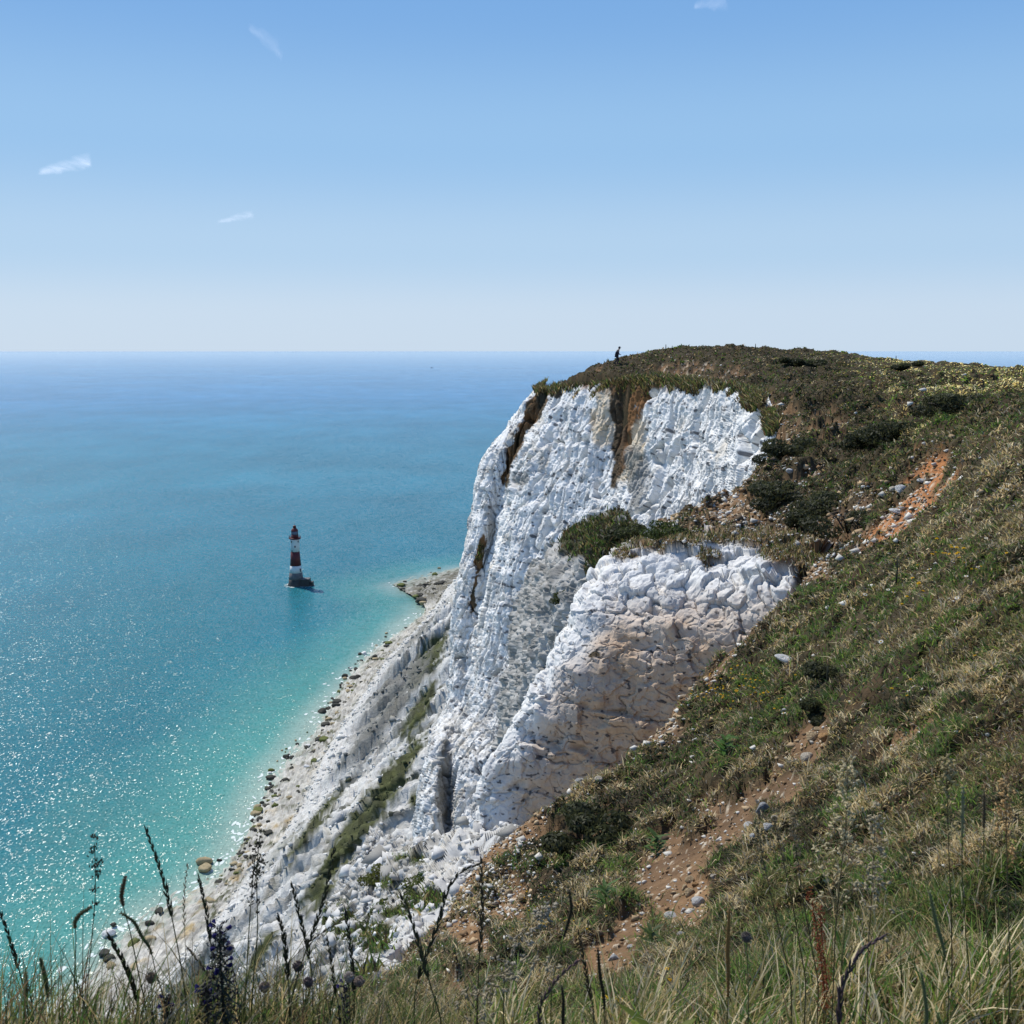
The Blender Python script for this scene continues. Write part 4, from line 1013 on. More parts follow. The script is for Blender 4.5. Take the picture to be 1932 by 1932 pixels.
# foam lines where the sea breaks on the tower foot and along the beach (one sheet)
m = MB()
for k_ in range(46):
    a_ = rng.uniform(0, 2 * math.pi); rr = rng.uniform(6.1, 8.6); L_ = rng.uniform(0.6, 2.2); w_ = rng.uniform(.15, .5)
    c_ = np.array([lb[0] + rr * math.cos(a_) + (3.5 if math.cos(a_) > 0.2 else 0), lb[1] + rr * math.sin(a_), 0.06])
    n_ = 7
    V = [c_ + np.array([L_ * math.cos(q_) * rng.uniform(.7, 1.1), w_ * math.sin(q_) * 1.6, 0]) for q_ in np.linspace(0, 2 * math.pi, n_, endpoint=False)]
    m.add(V, [tuple(range(n_))], (0.75, 0.78, 0.78))
for k_ in range(420):
    j_ = rng.integers(20, NS - 140); off = abs(rng.normal()) * 4.0 + 0.2
    p_ = sl[j_] - inl[j_] * off
    L_ = rng.uniform(0.5, 2.2); w_ = rng.uniform(.2, .6) * (1 + 0.1 * off)
    tx, ty = tan[j_]
    an_ = math.atan2(ty, tx) + rng.normal() * 0.35
    n_ = 8
    V = []
    for q_ in np.linspace(0, 2 * math.pi, n_, endpoint=False):
        a_, b_ = L_ * math.cos(q_) * rng.uniform(.6, 1.15), w_ * math.sin(q_) * rng.uniform(.6, 1.2)
        V.append((p_[0] + a_ * math.cos(an_) - b_ * math.sin(an_), p_[1] + a_ * math.sin(an_) + b_ * math.cos(an_), 0.05 + 0.0001 * (k_ % 97)))
    m.add(V, [tuple(range(n_))], (0.7, 0.74, 0.72))
m.build('sea_foam', M_ws, kind='stuff')

# ------------------------------------------------------------------ boat on the horizon
bp = Wz(815, 694.5, 0.0)
bt = thing('fishing_boat', bp, 'tiny dark boat far out on the sea near the horizon', 'boat')
M_hull = mat_paint('boat hull', (0.03, 0.035, 0.05), 0.5, 0.1)
m = MB()
secs = [(-13, 2.2, 3.0), (-10, 3.2, 2.7), (0, 3.5, 2.5), (8, 2.8, 3.0), (12, 1.2, 3.8), (14, 0.1, 4.4)]
V = []
for x_, w_, h_ in secs: V += [(x_, -w_, h_), (x_ * 0.95, -w_ * .7, -1), (x_ * 0.95, w_ * .7, -1), (x_, w_, h_)]
Fc = [(4 * i + j, 4 * i + j + 1, 4 * i + j + 5, 4 * i + j + 4) for i in range(5) for j in range(3)] + [(4 * i + 3, 4 * i, 4 * i + 4, 4 * i + 7) for i in range(5)] + [(0, 1, 2, 3), (23, 22, 21, 20)]
m.add(V, Fc, (1, 1, 1)); m.build('hull', M_hull, bt)
m = MB(); m.box(-9, -2, -2.2, 2.2, 2.55, 7.0, taper=0.3); cb = m.build('wheelhouse', M_hull, bt, smooth=False)
m = MB(); m.box(-8.6, -2.4, -1.8, 1.8, 7.0, 7.3); m.build('roof', M_hull, cb, smooth=False)
m = MB(); m.ring([(2, 0, 2.5), (2, 0, 12)], [0.3, 0.15], 6); m.build('mast', M_hull, bt)

# ------------------------------------------------------------------ clouds: thin sheets at cirrus height
def mat_cloud():
    t = NT('thin cloud')
    p = t.objpos((1 / 900, 1 / 2600, 1))
    n1 = t.noise(p, 3.0, 6, 0.62, 0.6)
    a = t.attr()
    sep = t.n('ShaderNodeSeparateColor'); t.l(a, sep.inputs[0])
    al = t.math('MULTIPLY', sep.outputs[0], t.ramp(n1, 0.28, 0.66))
    d = t.n('ShaderNodeBsdfDiffuse'); d.inputs['Color'].default_value = (0.9, 0.9, 0.92, 1)
    tl = t.n('ShaderNodeBsdfTranslucent'); tl.inputs['Color'].default_value = (0.95, 0.95, 0.97, 1)
    ad = t.n('ShaderNodeMixShader'); ad.inputs[0].default_value = 0.72; t.l(d.outputs[0], ad.inputs[1]); t.l(tl.outputs[0], ad.inputs[2])
    tr = t.n('ShaderNodeBsdfTransparent')
    mx = t.n('ShaderNodeMixShader'); t.l(al, mx.inputs[0]); t.l(tr.outputs[0], mx.inputs[1]); t.l(ad.outputs[0], mx.inputs[2])
    return t.done(mx)
M_cloud = mat_cloud()
def cloud(cx, cy, rx, ry, slope_, hgt, alpha, label):
    n_ = 60
    U1, V1 = np.meshgrid(np.linspace(-1, 1, n_), np.linspace(-1, 1, 30), indexing='ij')
    pxs = cx + U1 * rx; pys = cy - slope_ * U1 * rx + V1 * ry
    Pq = Wz(pxs, pys, hgt)
    wob_ = fbm(np.stack([U1 * 3 + cx, V1 * 1.2, U1 * 0], -1), 4, 300)
    wid = 0.35 + 0.45 * sstep(-1, 0.6, U1)
    al = np.clip(1 - (V1 / wid + 0.35 * wob_) ** 2, 0, 1) ** 1.3 * sstep(1.0, 0.72, np.abs(U1) + 0.3 * wob_)
    al = al * (0.55 + 0.45 * sstep(-.6, .8, V1 / wid)) * alpha
    c0 = Pq[n_ // 2, 15]
    Cc = np.stack([al, al, al], -1)
    o = grid_obj('cloud', Pq - c0, Cc, M_cloud)
    o.location = c0; o['label'] = label; o['category'] = 'cloud'
cloud(122, 313, 52, 22, 0.22, 3000, 0.5, 'largest wispy white cloud, low at the left of the blue sky')
cloud(444, 411, 36, 12, 0.22, 3000, 0.36, 'small thin cloud streak right of and below the largest wisp')
cloud(500, 72, 34, 26, -0.7, 3000, 0.2, 'very faint slanting cloud wisp high in the sky left of centre')
cloud(1342, 6, 34, 22, 0.1, 3000, 0.30, 'faint cloud wisp cut off by the top edge of the picture')

# ------------------------------------------------------------------ stones
def rock_mesh(seed, sub=3, flat=0.7, cuts=7):
    import bmesh
    r2 = np.random.default_rng(seed)
    bm = bmesh.new(); bmesh.ops.create_icosphere(bm, subdivisions=sub, radius=1.0)
    V = np.array([v.co[:] for v in bm.verts])
    for k_ in range(cuts):
        n_ = r2.normal(size=3); n_ /= np.linalg.norm(n_)
        h_ = r2.uniform(0.55, 0.85)
        d_ = V @ n_
        V = V - np.clip(d_ - h_, 0, None)[:, None] * n_ * 0.92
    V = V * (1 + 0.12 * fbm(V * 1.7 + seed * 3.1, 4, seed)[:, None])
    V = V * np.array([1.0, r2.uniform(.65, .95), flat * r2.uniform(.75, 1.1)])
    F_ = np.array([[v.index for v in f.verts] for f in bm.faces])
    bm.free()
    return V, F_
def stone_mat(rgb, base):
    t = NT('stone ' + base)
    p = t.objpos()
    n1 = t.noise(p, 2.2, 6, 0.65); n2 = t.noise(p, 7.0, 4, 0.6)
    c = t.n('ShaderNodeRGB'); c.outputs[0].default_value = (*rgb, 1)
    v = t.math('MULTIPLY', t.ramp(n1, 0.3, 0.7, 0.62, 1.18), t.ramp(n2, 0.3, 0.7, 0.85, 1.1))
    return t.done(t.bsdf(t.scalec(c.outputs[0], v), 0.9, t.bump(n2, 0.7, 0.12), 0.15))
SM = {'tan': stone_mat((0.56, 0.42, 0.25), 'tan'), 'orange': stone_mat((0.50, 0.29, 0.13), 'orange'), 'pale': stone_mat((0.60, 0.53, 0.42), 'pale'), 'white': stone_mat((0.66, 0.65, 0.62), 'white'),
      'grey': stone_mat((0.40, 0.40, 0.39), 'grey'), 'dark': stone_mat((0.062, 0.060, 0.048), 'dark'), 'green': stone_mat((0.13, 0.145, 0.045), 'weed'), 'btan': stone_mat((0.36, 0.29, 0.17), 'beach tan')}
PROTO = {}
def stone(key, seed, loc, size, rot, name, label, cat, group=None, flat=0.7):
    kk = (key, seed, flat)
    if kk not in PROTO:
        V, F_ = rock_mesh(seed, 3, flat); me = raw_mesh('stone', V, F_, np.ones((len(V), 3))); me.materials.append(SM[key]); PROTO[kk] = me
    o = bpy.data.objects.new(name, PROTO[kk]); col.objects.link(o)
    o.location = [float(q_) for q_ in loc]; o.scale = (size,) * 3 if np.ndim(size) == 0 else size; o.rotation_euler = rot
    o['label'] = label; o['category'] = cat
    if group: o['group'] = group
    return o
# (px, py, half width in px, kind, flatness, label)
slope_stones = [
 (1532, 1396, 16, 'tan', .75, 'large tan stone at the left of the pair on the slope scar', 0.1), (1556, 1397, 15, 'orange', .75, 'orange brown stone touching the large tan stone on its right', 0.4), (1524, 1436, 17, 'pale', .6, 'pale pinkish stone just below the tan and orange pair', 0.6),
 (1543, 1378, 9, 'tan', .5, 'flat tan stone lying above the large tan and orange pair', 0.2), (1440, 1531, 18, 'grey', .7, 'rounded grey white stone, uppermost of the grey stones beside the soil scar', 0.3), (1412, 1562, 15, 'white', .6, 'white stone left of and below the rounded grey stone', 1.2),
 (1448, 1566, 12, 'white', .7, 'white stone below the rounded grey stone', 0.2), (1462, 1548, 9, 'pale', .7, 'small pale stone right of the rounded grey stone', 0.5), (1420, 1582, 8, 'white', .7, 'small white stone lowest in the group by the soil scar', 0.9),
 (1302, 1664, 11, 'tan', .8, 'tan stone at the top of the small heap on bare soil', 0.3), (1292, 1678, 9, 'tan', .8, 'tan stone at the left of the small heap on bare soil', 0.7), (1312, 1672, 8, 'orange', .8, 'orange stone at the right of the small heap on bare soil', 0.3), (1300, 1690, 13, 'tan', .85, 'biggest squarish tan stone at the foot of the small heap', 0.2),
 (1347, 1657, 8, 'pale', .8, 'pale stone beside the dark cleft right of the heap', 0.3), (1318, 1708, 17, 'white', .6, 'white grey stone below the heap of tan stones', 0.4), (1266, 1733, 15, 'white', .55, 'flat white stone on the slope left of the leafy tufts', 0.1), (1290, 1722, 8, 'white', .7, 'small white stone between the flat white stone and the heap', 0.4),
 (1481, 1254, 22, 'white', .3, 'long thin white stone slab by the yellow flower patch', -0.5), (1698, 931, 14, 'white', .9, 'tall white stone block standing in the orange gully', 0.3), (1692, 973, 16, 'white', .3, 'flat white slab in the lower orange gully', 0.1), (1685, 929, 9, 'pale', .6, 'small pale stone left of the white block in the gully', 0.6),
 (1738, 915, 9, 'white', .5, 'white stone at the upper right of the orange gully', 0.2), (1480, 1346, 9, 'white', .4, 'thin white stone left of the tan stones on the slope', 0.2), (1240, 1372, 9, 'grey', .7, 'grey stone on the broken edge of the near slope', 0.5), (1222, 1380, 8, 'pale', .7, 'pale stone beside the grey one on the broken edge', 0.9),
 (1095, 1479, 12, 'grey', .8, 'grey knobbly stone at the lip of the slope above the dark hollow', 0.3), (1055, 1497, 14, 'white', .5, 'white stone jutting out at the rim of the slope', 0.4), (1130, 1473, 9, 'pale', .7, 'pale stone set back from the rim of the slope', 0.2),
 (1158, 1812, 13, 'white', .6, 'white stone in the grass above the broad leaved plant', 0.2), (1190, 1790, 9, 'white', .6, 'small white stone right of the one above the broad leaved plant', 0.6), (1140, 1836, 12, 'tan', .6, 'tan stone in the grass above the broad leaved plant', 0.6), (1285, 1765, 9, 'grey', .6, 'grey stone low on the slope beside dry grass', 0.6),
 (960, 1690, 10, 'tan', .8, 'tan stone in the rubble right of the white chalk rim', 0.3), (985, 1700, 9, 'tan', .8, 'second tan stone in the rubble, nearer the grass', 0.3), (935, 1712, 9, 'pale', .8, 'pale stone in the rubble close to the white chalk rim', 0.3), (1490, 900, 8, 'white', .7, 'white stone in the pale rubble patch by the bright far wall', 0.3)]
for k_, (a_, b_, hw, key, fl_2, lab, rz) in enumerate(slope_stones):
    g = on_ground(a_, b_)
    size = hw * S * g[1] / F * 1.02
    g[2] += size * 0.3
    stone(key, 400 + k_ % 6, g, (size, size * 0.85, size), (0.1, 0.15, rz), 'stone', lab, 'stone', 'stones on the slope', fl_2)
# boulders on the beach
bsp = [(386, 1624, 15, 'btan', 'tan boulder at the back of the big pair at the water edge'), (387, 1638, 16, 'btan', 'biggest tan boulder, front of the pair at the water edge'), (253, 1778, 14, 'green', 'squarish yellow green boulder among tan slabs on the beach'), (285, 1775, 16, 'btan', 'broad tan slab right of the yellow green boulder'),
       (214, 1744, 8, 'dark', 'grey brown boulder in shallow water left of the beach'), (205, 1761, 12, 'white', 'flat white boulder in shallow water left of the beach'), (197, 1798, 12, 'dark', 'dark boulder at the lower end of the beach'), (208, 1807, 12, 'dark', 'dark flat boulder beside the lower tan boulders'), (209, 1822, 13, 'btan', 'lower tan boulder under the dark flat boulders'),
       (300, 1719, 13, 'dark', 'long dark slab lying by the pale beach'), (283, 1741, 9, 'dark', 'dark boulder above the broad tan slab'), (258, 1826, 16, 'btan', 'tan slab behind the tall grass at the lower beach'), (690, 1298, 9, 'green', 'yellow green boulder at the foot of the scree'), (565, 1527, 8, 'btan', 'tan boulder at the grey scree foot'), (590, 1420, 11, 'dark', 'dark boulder against the scree foot')]
for k_, (a_, b_, hw, key, lab) in enumerate(bsp):
    g = Wz(a_, b_, 0.8); size = hw * S * np.linalg.norm(g - [0, 0, CZ]) / F
    stone(key, 410 + k_ % 5, g, (size, size * .8, size * 0.8), (0, 0, rng.uniform(0, 6)), 'boulder', lab, 'boulder', 'boulders on the beach', 0.65)
BL = {'dark': 'small dark weedy boulder among others along the chalk shore', 'green': 'small green weed covered boulder among others on the chalk beach', 'btan': 'small tan boulder among others on the chalk beach', 'white': 'small white chalk boulder among others on the chalk beach'}
zones = [(0.62, 0.05, 60), (0.55, 0.05, 40), (0.45, 0.04, 40), (0.36, 0.03, 28), (0.27, 0.03, 30), (0.10, 0.035, 42), (0.70, 0.03, 10)]
jpx = proj(np.concatenate([sl, np.zeros((NS, 1))], 1))
for (pyc, spread, cnt) in [(1100, 14, 54), (1215, 22, 20), (1265, 22, 34), (1320, 22, 40), (1400, 30, 14), (1440, 26, 18), (1500, 34, 46), (1560, 26, 40), (1660, 26, 10)]:
    for _ in range(cnt):
        yy_ = rng.normal(pyc, spread)
        j_ = int(np.argmin(np.abs(jpx[1] - yy_) + 400 * (jpx[1] < 1135))) if pyc > 1110 else int(rng.choice(np.nonzero((jpx[0] < 835) & (jpx[1] < 1136) & (jpx[1] > 1070))[0]))
        f_ = rng.beta(1.6, 1.6) * 1.15 - 0.35
        p_ = sl[j_] * (1 - f_) + fl[j_] * f_
        key = rng.choice(['dark', 'green', 'btan', 'white'], p=[.62, .14, .16, .08] if f_ < 0.35 else [.35, .2, .33, .12])
        size = float(np.clip(rng.lognormal(0.0, .5), .45, 2.6)) * (0.8 + 0.0006 * p_[1]) * (1.5 if pyc == 1100 else 1.0)
        if pyc == 1100: key = rng.choice(['dark', 'green', 'btan'], p=[.7, .15, .15])
        stone(key, 410 + int(rng.integers(5)), (p_[0], p_[1], max(0.1, 3 * f_) + 0.15 * size), (size, size * .85, size * .75), (0, 0, rng.uniform(0, 6)), 'boulder', BL[key], 'boulder', f'small {dict(dark="dark", green="green", btan="tan", white="white")[key]} beach boulders', 0.7)

# loose chalk rubble and pebbles over the soil, one uncountable mass
def rubble(nm, B, size, Cc, seed):
    r2 = np.random.default_rng(seed)
    base = np.array([(1, 0, 0), (-1, 0, 0), (0, 1, 0), (0, -1, 0), (0, 0, 1), (0, 0, -1)], float)
    tri = np.array([(0, 2, 4), (2, 1, 4), (1, 3, 4), (3, 0, 4), (2, 0, 5), (1, 2, 5), (3, 1, 5), (0, 3, 5)])
    cor = np.array([(s1, s2, s3) for s1 in (-1, 1) for s2 in (-1, 1) for s3 in (-1, 1)], float) * 0.72
    m_ = len(B)
    V = np.tile(base, (m_, 1, 1)) * r2.uniform(.55, 1.15, (m_, 6, 1))
    V = V + r2.normal(size=V.shape) * 0.16
    a_ = r2.uniform(0, 6.3, m_); c_, s_ = np.cos(a_), np.sin(a_); b_ = r2.uniform(0, 6.3, m_)
    Rz = np.zeros((m_, 3, 3)); Rz[:, 0, 0] = c_; Rz[:, 0, 1] = -s_; Rz[:, 1, 0] = s_; Rz[:, 1, 1] = c_; Rz[:, 2, 2] = 1
    Rx = np.zeros((m_, 3, 3)); Rx[:, 0, 0] = 1; Rx[:, 1, 1] = np.cos(b_); Rx[:, 1, 2] = -np.sin(b_); Rx[:, 2, 1] = np.sin(b_); Rx[:, 2, 2] = np.cos(b_)
    V = np.einsum('nij,nkj->nki', Rx, V); V = V * np.array([1, .9, .62]); V = np.einsum('nij,nkj->nki', Rz, V)
    V = V * size[:, None, None] + B[:, None]
    F_ = (np.arange(m_)[:, None, None] * 6 + tri[None]).reshape(-1, 3)
    return new_obj(nm, raw_mesh(nm, V.reshape(-1, 3), F_, np.repeat(Cc, 6, 0), smooth=False), M_pebble, kind='stuff')
M_pebble = mat_rock('pebble', 30.0, 0.01, 0.5)
sw = (np.clip(ar, 0, 10) + .1) * vis * (0.035 + 0.45 * soilm[:-1, :-1] + 2.0 * np.clip(rub[:-1, :-1], 0, 1) + 1.2 * rimz[:-1, :-1])
NR = 20000
cells = rng.choice(sw.size, NR, p=(sw / sw.sum()).ravel())
ci, cj = np.unravel_index(cells, sw.shape); a, b = rng.random(NR), rng.random(NR)
B = bil(P)
D = B[:, 1]
sz = np.clip(rng.lognormal(-0.35, .55, NR), .3, 3.2) * np.clip(0.0022 * D, 0.008, 0.085)
ch = rng.random(NR)
rb = bil(rub)
Cc = np.where((ch < 0.30 + 0.25 * np.clip(rb, 0, 1))[:, None], np.array([0.60, 0.57, 0.50]), np.where((ch < 0.62)[:, None], np.array([0.40, 0.29, 0.17]), np.where((ch < 0.85)[:, None], np.array([0.24, 0.15, 0.08]), np.array([0.10, 0.075, 0.05]))))
Cc = Cc * rng.uniform(.75, 1.15, (NR, 1))
B[:, 2] += sz * 0.25
bm_ = np.clip(BUTT_T, 0, 1).ravel() ** 1.5; bc_ = rng.choice(bm_.size, 2600, p=bm_ / bm_.sum())
B2 = BUTT.reshape(-1, 3)[bc_]; sz2 = np.clip(rng.lognormal(-0.3, .55, 2600), .3, 3) * 0.055
C2 = np.where((rng.random(2600) < .6)[:, None], np.array([0.58, 0.55, 0.49]), np.array([0.34, 0.24, 0.14])) * rng.uniform(.7, 1.15, (2600, 1))
ai_ = rng.choice(APRON.size // 3, 5200); B3 = APRON.reshape(-1, 3)[ai_]; sz3 = np.clip(rng.lognormal(-0.4, .6, 5200), .25, 3) * 0.0055 * np.clip(B3[:, 1], 9, 45)
C3 = np.where((rng.random(5200) < .7)[:, None], np.array([0.58, 0.57, 0.54]), np.array([0.33, 0.32, 0.29])) * rng.uniform(.75, 1.12, (5200, 1))
Bs_ = SCREE[:, nb:].reshape(-1, 3); pxs_, pys_, dps_ = proj(Bs_); okk = np.nonzero((pxs_ > -50) & (pxs_ < 960) & (pys_ < 2000) & (Bs_[:, 2] < 112) & (dps_ > 60))[0]
w4 = 1 / dps_[okk]; si_ = rng.choice(okk, 9000, p=w4 / w4.sum()); B4 = Bs_[si_]; sz4 = np.clip(rng.lognormal(-0.35, .6, 9000), .25, 3.2) * 0.0020 * dps_[si_]
C4 = SCREE_C[:, nb:].reshape(-1, 3)[si_] * rng.uniform(.8, 1.3, (9000, 1))
rubble('scree_blocks', np.concatenate([B3, B4]), np.concatenate([sz3, sz4]), np.concatenate([C3, C4]), 78)
rubble('chalk_rubble', np.concatenate([B, B2]), np.concatenate([sz, sz2]), np.concatenate([Cc, C2]), 77)
# ------------------------------------------------------------------ person on the headland
pg = on_ground(1163, 688, 60, 116)
if pg[1] > 113: pg = np.array([W(1163, 690, 108)[0], 108.0, ground_z(W(1163, 690, 108)[0], 108.0)])
zf = float(pg[2])
M_skin = mat_paint('skin', (0.30, 0.19, 0.14), 0.6, 0.05)
M_jacket = mat_paint('dark jacket', (0.018, 0.020, 0.034), 0.8, 0.1)
M_trouser = mat_paint('dark trousers', (0.022, 0.020, 0.026), 0.85, 0.1)
M_cap = mat_paint('dark cap', (0.02, 0.018, 0.035), 0.8, 0.05)
M_hair = mat_paint('dark hair', (0.03, 0.02, 0.015), 0.7, 0.05)
pr_ = thing('person', (pg[0], pg[1], zf), 'person in dark jacket and cap walking along the grassy cliff top', 'person')
pr_.scale = (1.03,) * 3
def skin(name, verts, edges, radii, mat, parent, root=0, lv=2):
    me = bpy.data.meshes.new(name); me.from_pydata(verts, edges, []); me.update()
    o = new_obj(name, me, mat, parent)
    o.modifiers.new('skin', 'SKIN')
    for i_, r_ in enumerate(radii):
        sv = me.skin_vertices[0].data[i_]; sv.radius = (r_, r_) if np.ndim(r_) == 0 else r_; sv.use_root = (i_ == root)
    s_ = o.modifiers.new('smooth', 'SUBSURF'); s_.levels = lv; s_.render_levels = lv
    return o
# faces +x, leaning forward, striding; metres, feet at z = 0
J = dict(pel=(0.0, 0, .94), sp1=(.05, 0, 1.10), ch=(.13, 0, 1.28), nb=(.19, 0, 1.44), nk=(.24, 0, 1.52), hd=(.29, 0, 1.61), ht=(.29, 0, 1.72), fc=(.36, 0, 1.60),
         shL=(.16, .17, 1.41), elL=(.14, .25, 1.13), wrL=(.33, .17, 1.00), shR=(.16, -.17, 1.41), elR=(.13, -.25, 1.13), wrR=(.32, -.17, 1.00),
         hpL=(.0, .10, .90), knL=(.20, .11, .50), anL=(.12, .11, .09), toL=(.33, .12, .03), hpR=(.0, -.10, .90), knR=(.05, -.11, .49), anR=(-.24, -.11, .14), toR=(-.06, -.12, .03))
names = list(J); idx = {n_: i_ for i_, n_ in enumerate(names)}
verts = [J[n_] for n_ in names]
Rr = dict(pel=.15, sp1=.14, ch=.16, nb=.10, nk=.062, hd=.098, ht=.075, fc=.055, shL=.075, elL=.048, wrL=.034, shR=.075, elR=.048, wrR=.034, hpL=.10, knL=.066, anL=.045, toL=.038, hpR=.10, knR=.066, anR=.045, toR=.038)
radii = [Rr[n_] for n_ in names]
E = [('pel', 'sp1'), ('sp1', 'ch'), ('ch', 'nb'), ('nb', 'nk'), ('nk', 'hd'), ('hd', 'ht'), ('hd', 'fc'), ('ch', 'shL'), ('shL', 'elL'), ('elL', 'wrL'), ('ch', 'shR'), ('shR', 'elR'), ('elR', 'wrR'),
     ('pel', 'hpL'), ('hpL', 'knL'), ('knL', 'anL'), ('anL', 'toL'), ('pel', 'hpR'), ('hpR', 'knR'), ('knR', 'anR'), ('anR', 'toR')]
edges = [(idx[a_], idx[b_]) for a_, b_ in E]
for sgn, wr in ((1, 'wrL'), (-1, 'wrR')):
    w0 = np.array(J[wr]); pm = len(verts); verts.append(tuple(w0 + [.07, -.02 * sgn, -.02])); radii.append(.036); edges.append((idx[wr], pm))
    for k_, (off, ln) in enumerate([(.026, .075), (.009, .085), (-.009, .08), (-.026, .065)]):
        a_ = len(verts); verts.append(tuple(w0 + [.11, -.02 * sgn + off, -.03])); radii.append(.010); edges.append((pm, a_))
        verts.append(tuple(w0 + [.11 + ln * .6, -.03 * sgn + off, -.06])); radii.append(.009); edges.append((a_, a_ + 1))
    a_ = len(verts); verts.append(tuple(w0 + [.075, -.055 * sgn, .015])); radii.append(.011); edges.append((pm, a_))
    verts.append(tuple(w0 + [.115, -.07 * sgn, .0])); radii.append(.009); edges.append((a_, a_ + 1))
body = skin('body', verts, edges, radii, M_skin, pr_)
jn = ['pel', 'sp1', 'ch', 'nb', 'shL', 'elL', 'wrL', 'shR', 'elR', 'wrR']
skin('jacket', [J['pel'][:2] + (.82,)] + [J[n_] for n_ in jn], [(0, 1), (1, 2), (2, 3), (3, 4), (3, 5), (5, 6), (6, 7), (3, 8), (8, 9), (9, 10)], [.20, .195, .185, .20, .12, .105, .075, .058, .105, .075, .058], M_jacket, pr_, 1)
skin('trousers', [J['pel'], J['hpL'], J['knL'], J['anL'], J['hpR'], J['knR'], J['anR']], [(0, 1), (1, 2), (2, 3), (0, 4), (4, 5), (5, 6)], [.16, .12, .086, .068, .12, .086, .068], M_trouser, pr_, 0)
m = MB(); m.lathe([(.118, 0), (.120, .04), (.105, .09), (.06, .125), (.01, .135)], 20, ctr=(.285, 0, 1.665)); cp_ = m.build('cap', M_cap, pr_)
m = MB(); m.add([(.36, -.085, 1.672), (.36, .085, 1.672), (.46, .06, 1.662), (.49, 0, 1.66), (.46, -.06, 1.662), (.36, -.085, 1.684), (.36, .085, 1.684), (.46, .06, 1.672), (.49, 0, 1.67), (.46, -.06, 1.672)],
                [(0, 1, 2, 3, 4), (9, 8, 7, 6, 5), (0, 5, 6, 1), (1, 6, 7, 2), (2, 7, 8, 3), (3, 8, 9, 4), (4, 9, 5, 0)], (1, 1, 1)); m.build('peak', M_cap, cp_)
m = MB(); m.lathe([(.07, 0), (.108, .03), (.112, .08)], 16, ctr=(.262, 0, 1.585)); m.build('hair', M_hair, pr_)
m = MB()
for sgn in (1, -1):
    m.ring([(.372, .036 * sgn, 1.625), (.384, .036 * sgn, 1.625)], [.014, .009], 8); m.ring([(.28, .098 * sgn, 1.585), (.28, .112 * sgn, 1.60), (.285, .106 * sgn, 1.63)], [.014, .018, .01], 6)
m.ring([(.385, 0, 1.62), (.408, 0, 1.592), (.385, 0, 1.582)], [.010, .017, .010], 8); m.ring([(.376, -.03, 1.553), (.389, 0, 1.553), (.376, .03, 1.553)], [.005, .009, .005], 6)
m.build('face', M_skin, pr_)
m = MB()
for an_, tn_ in (('anL', 'toL'), ('anR', 'toR')):
    a_, b_ = np.array(J[an_]), np.array(J[tn_])
    m.ring([a_ + [-.07, 0, -.035], a_ + [0.0, 0, -.01], (a_ + b_) / 2 + [0, 0, .0], b_ + [.03, 0, .01]], [.045, .06, .055, .04], 10)
m.build('shoes', M_trouser, pr_)

# ------------------------------------------------------------------ grasses and flowers standing at the edge
CDK = (0.050, 0.045, 0.026); CBR = (0.11, 0.085, 0.05); CGR = (0.085, 0.10, 0.035); CPALE = (0.40, 0.34, 0.22); CST = (0.10, 0.085, 0.045)
def stalk_path(pts, Y):
    pts = np.array(pts, float)
    yv = np.full(len(pts), float(Y)); yv += np.linspace(0, rng.normal() * 0.04, len(pts))
    P3 = W(pts[:, 0], pts[:, 1], yv)
    b0 = P3[0].copy(); gz = float(ground_z(b0[0], b0[1]))
    gz = max(gz, b0[2] - 0.45) if b0[2] > gz else b0[2] - 0.02
    P3 = np.concatenate([[[b0[0] - 0.1 * (P3[1, 0] - P3[0, 0]), b0[1], gz - 0.01]], P3])
    d_ = np.concatenate([[0], np.cumsum(np.linalg.norm(np.diff(P3, axis=0), axis=1))])
    keep_ = np.concatenate([[True], np.diff(d_) > 1e-4]); P3, d_ = P3[keep_], d_[keep_]
    return hermite(d_ / d_[-1], P3, np.linspace(0, 1, 60)), d_[-1]
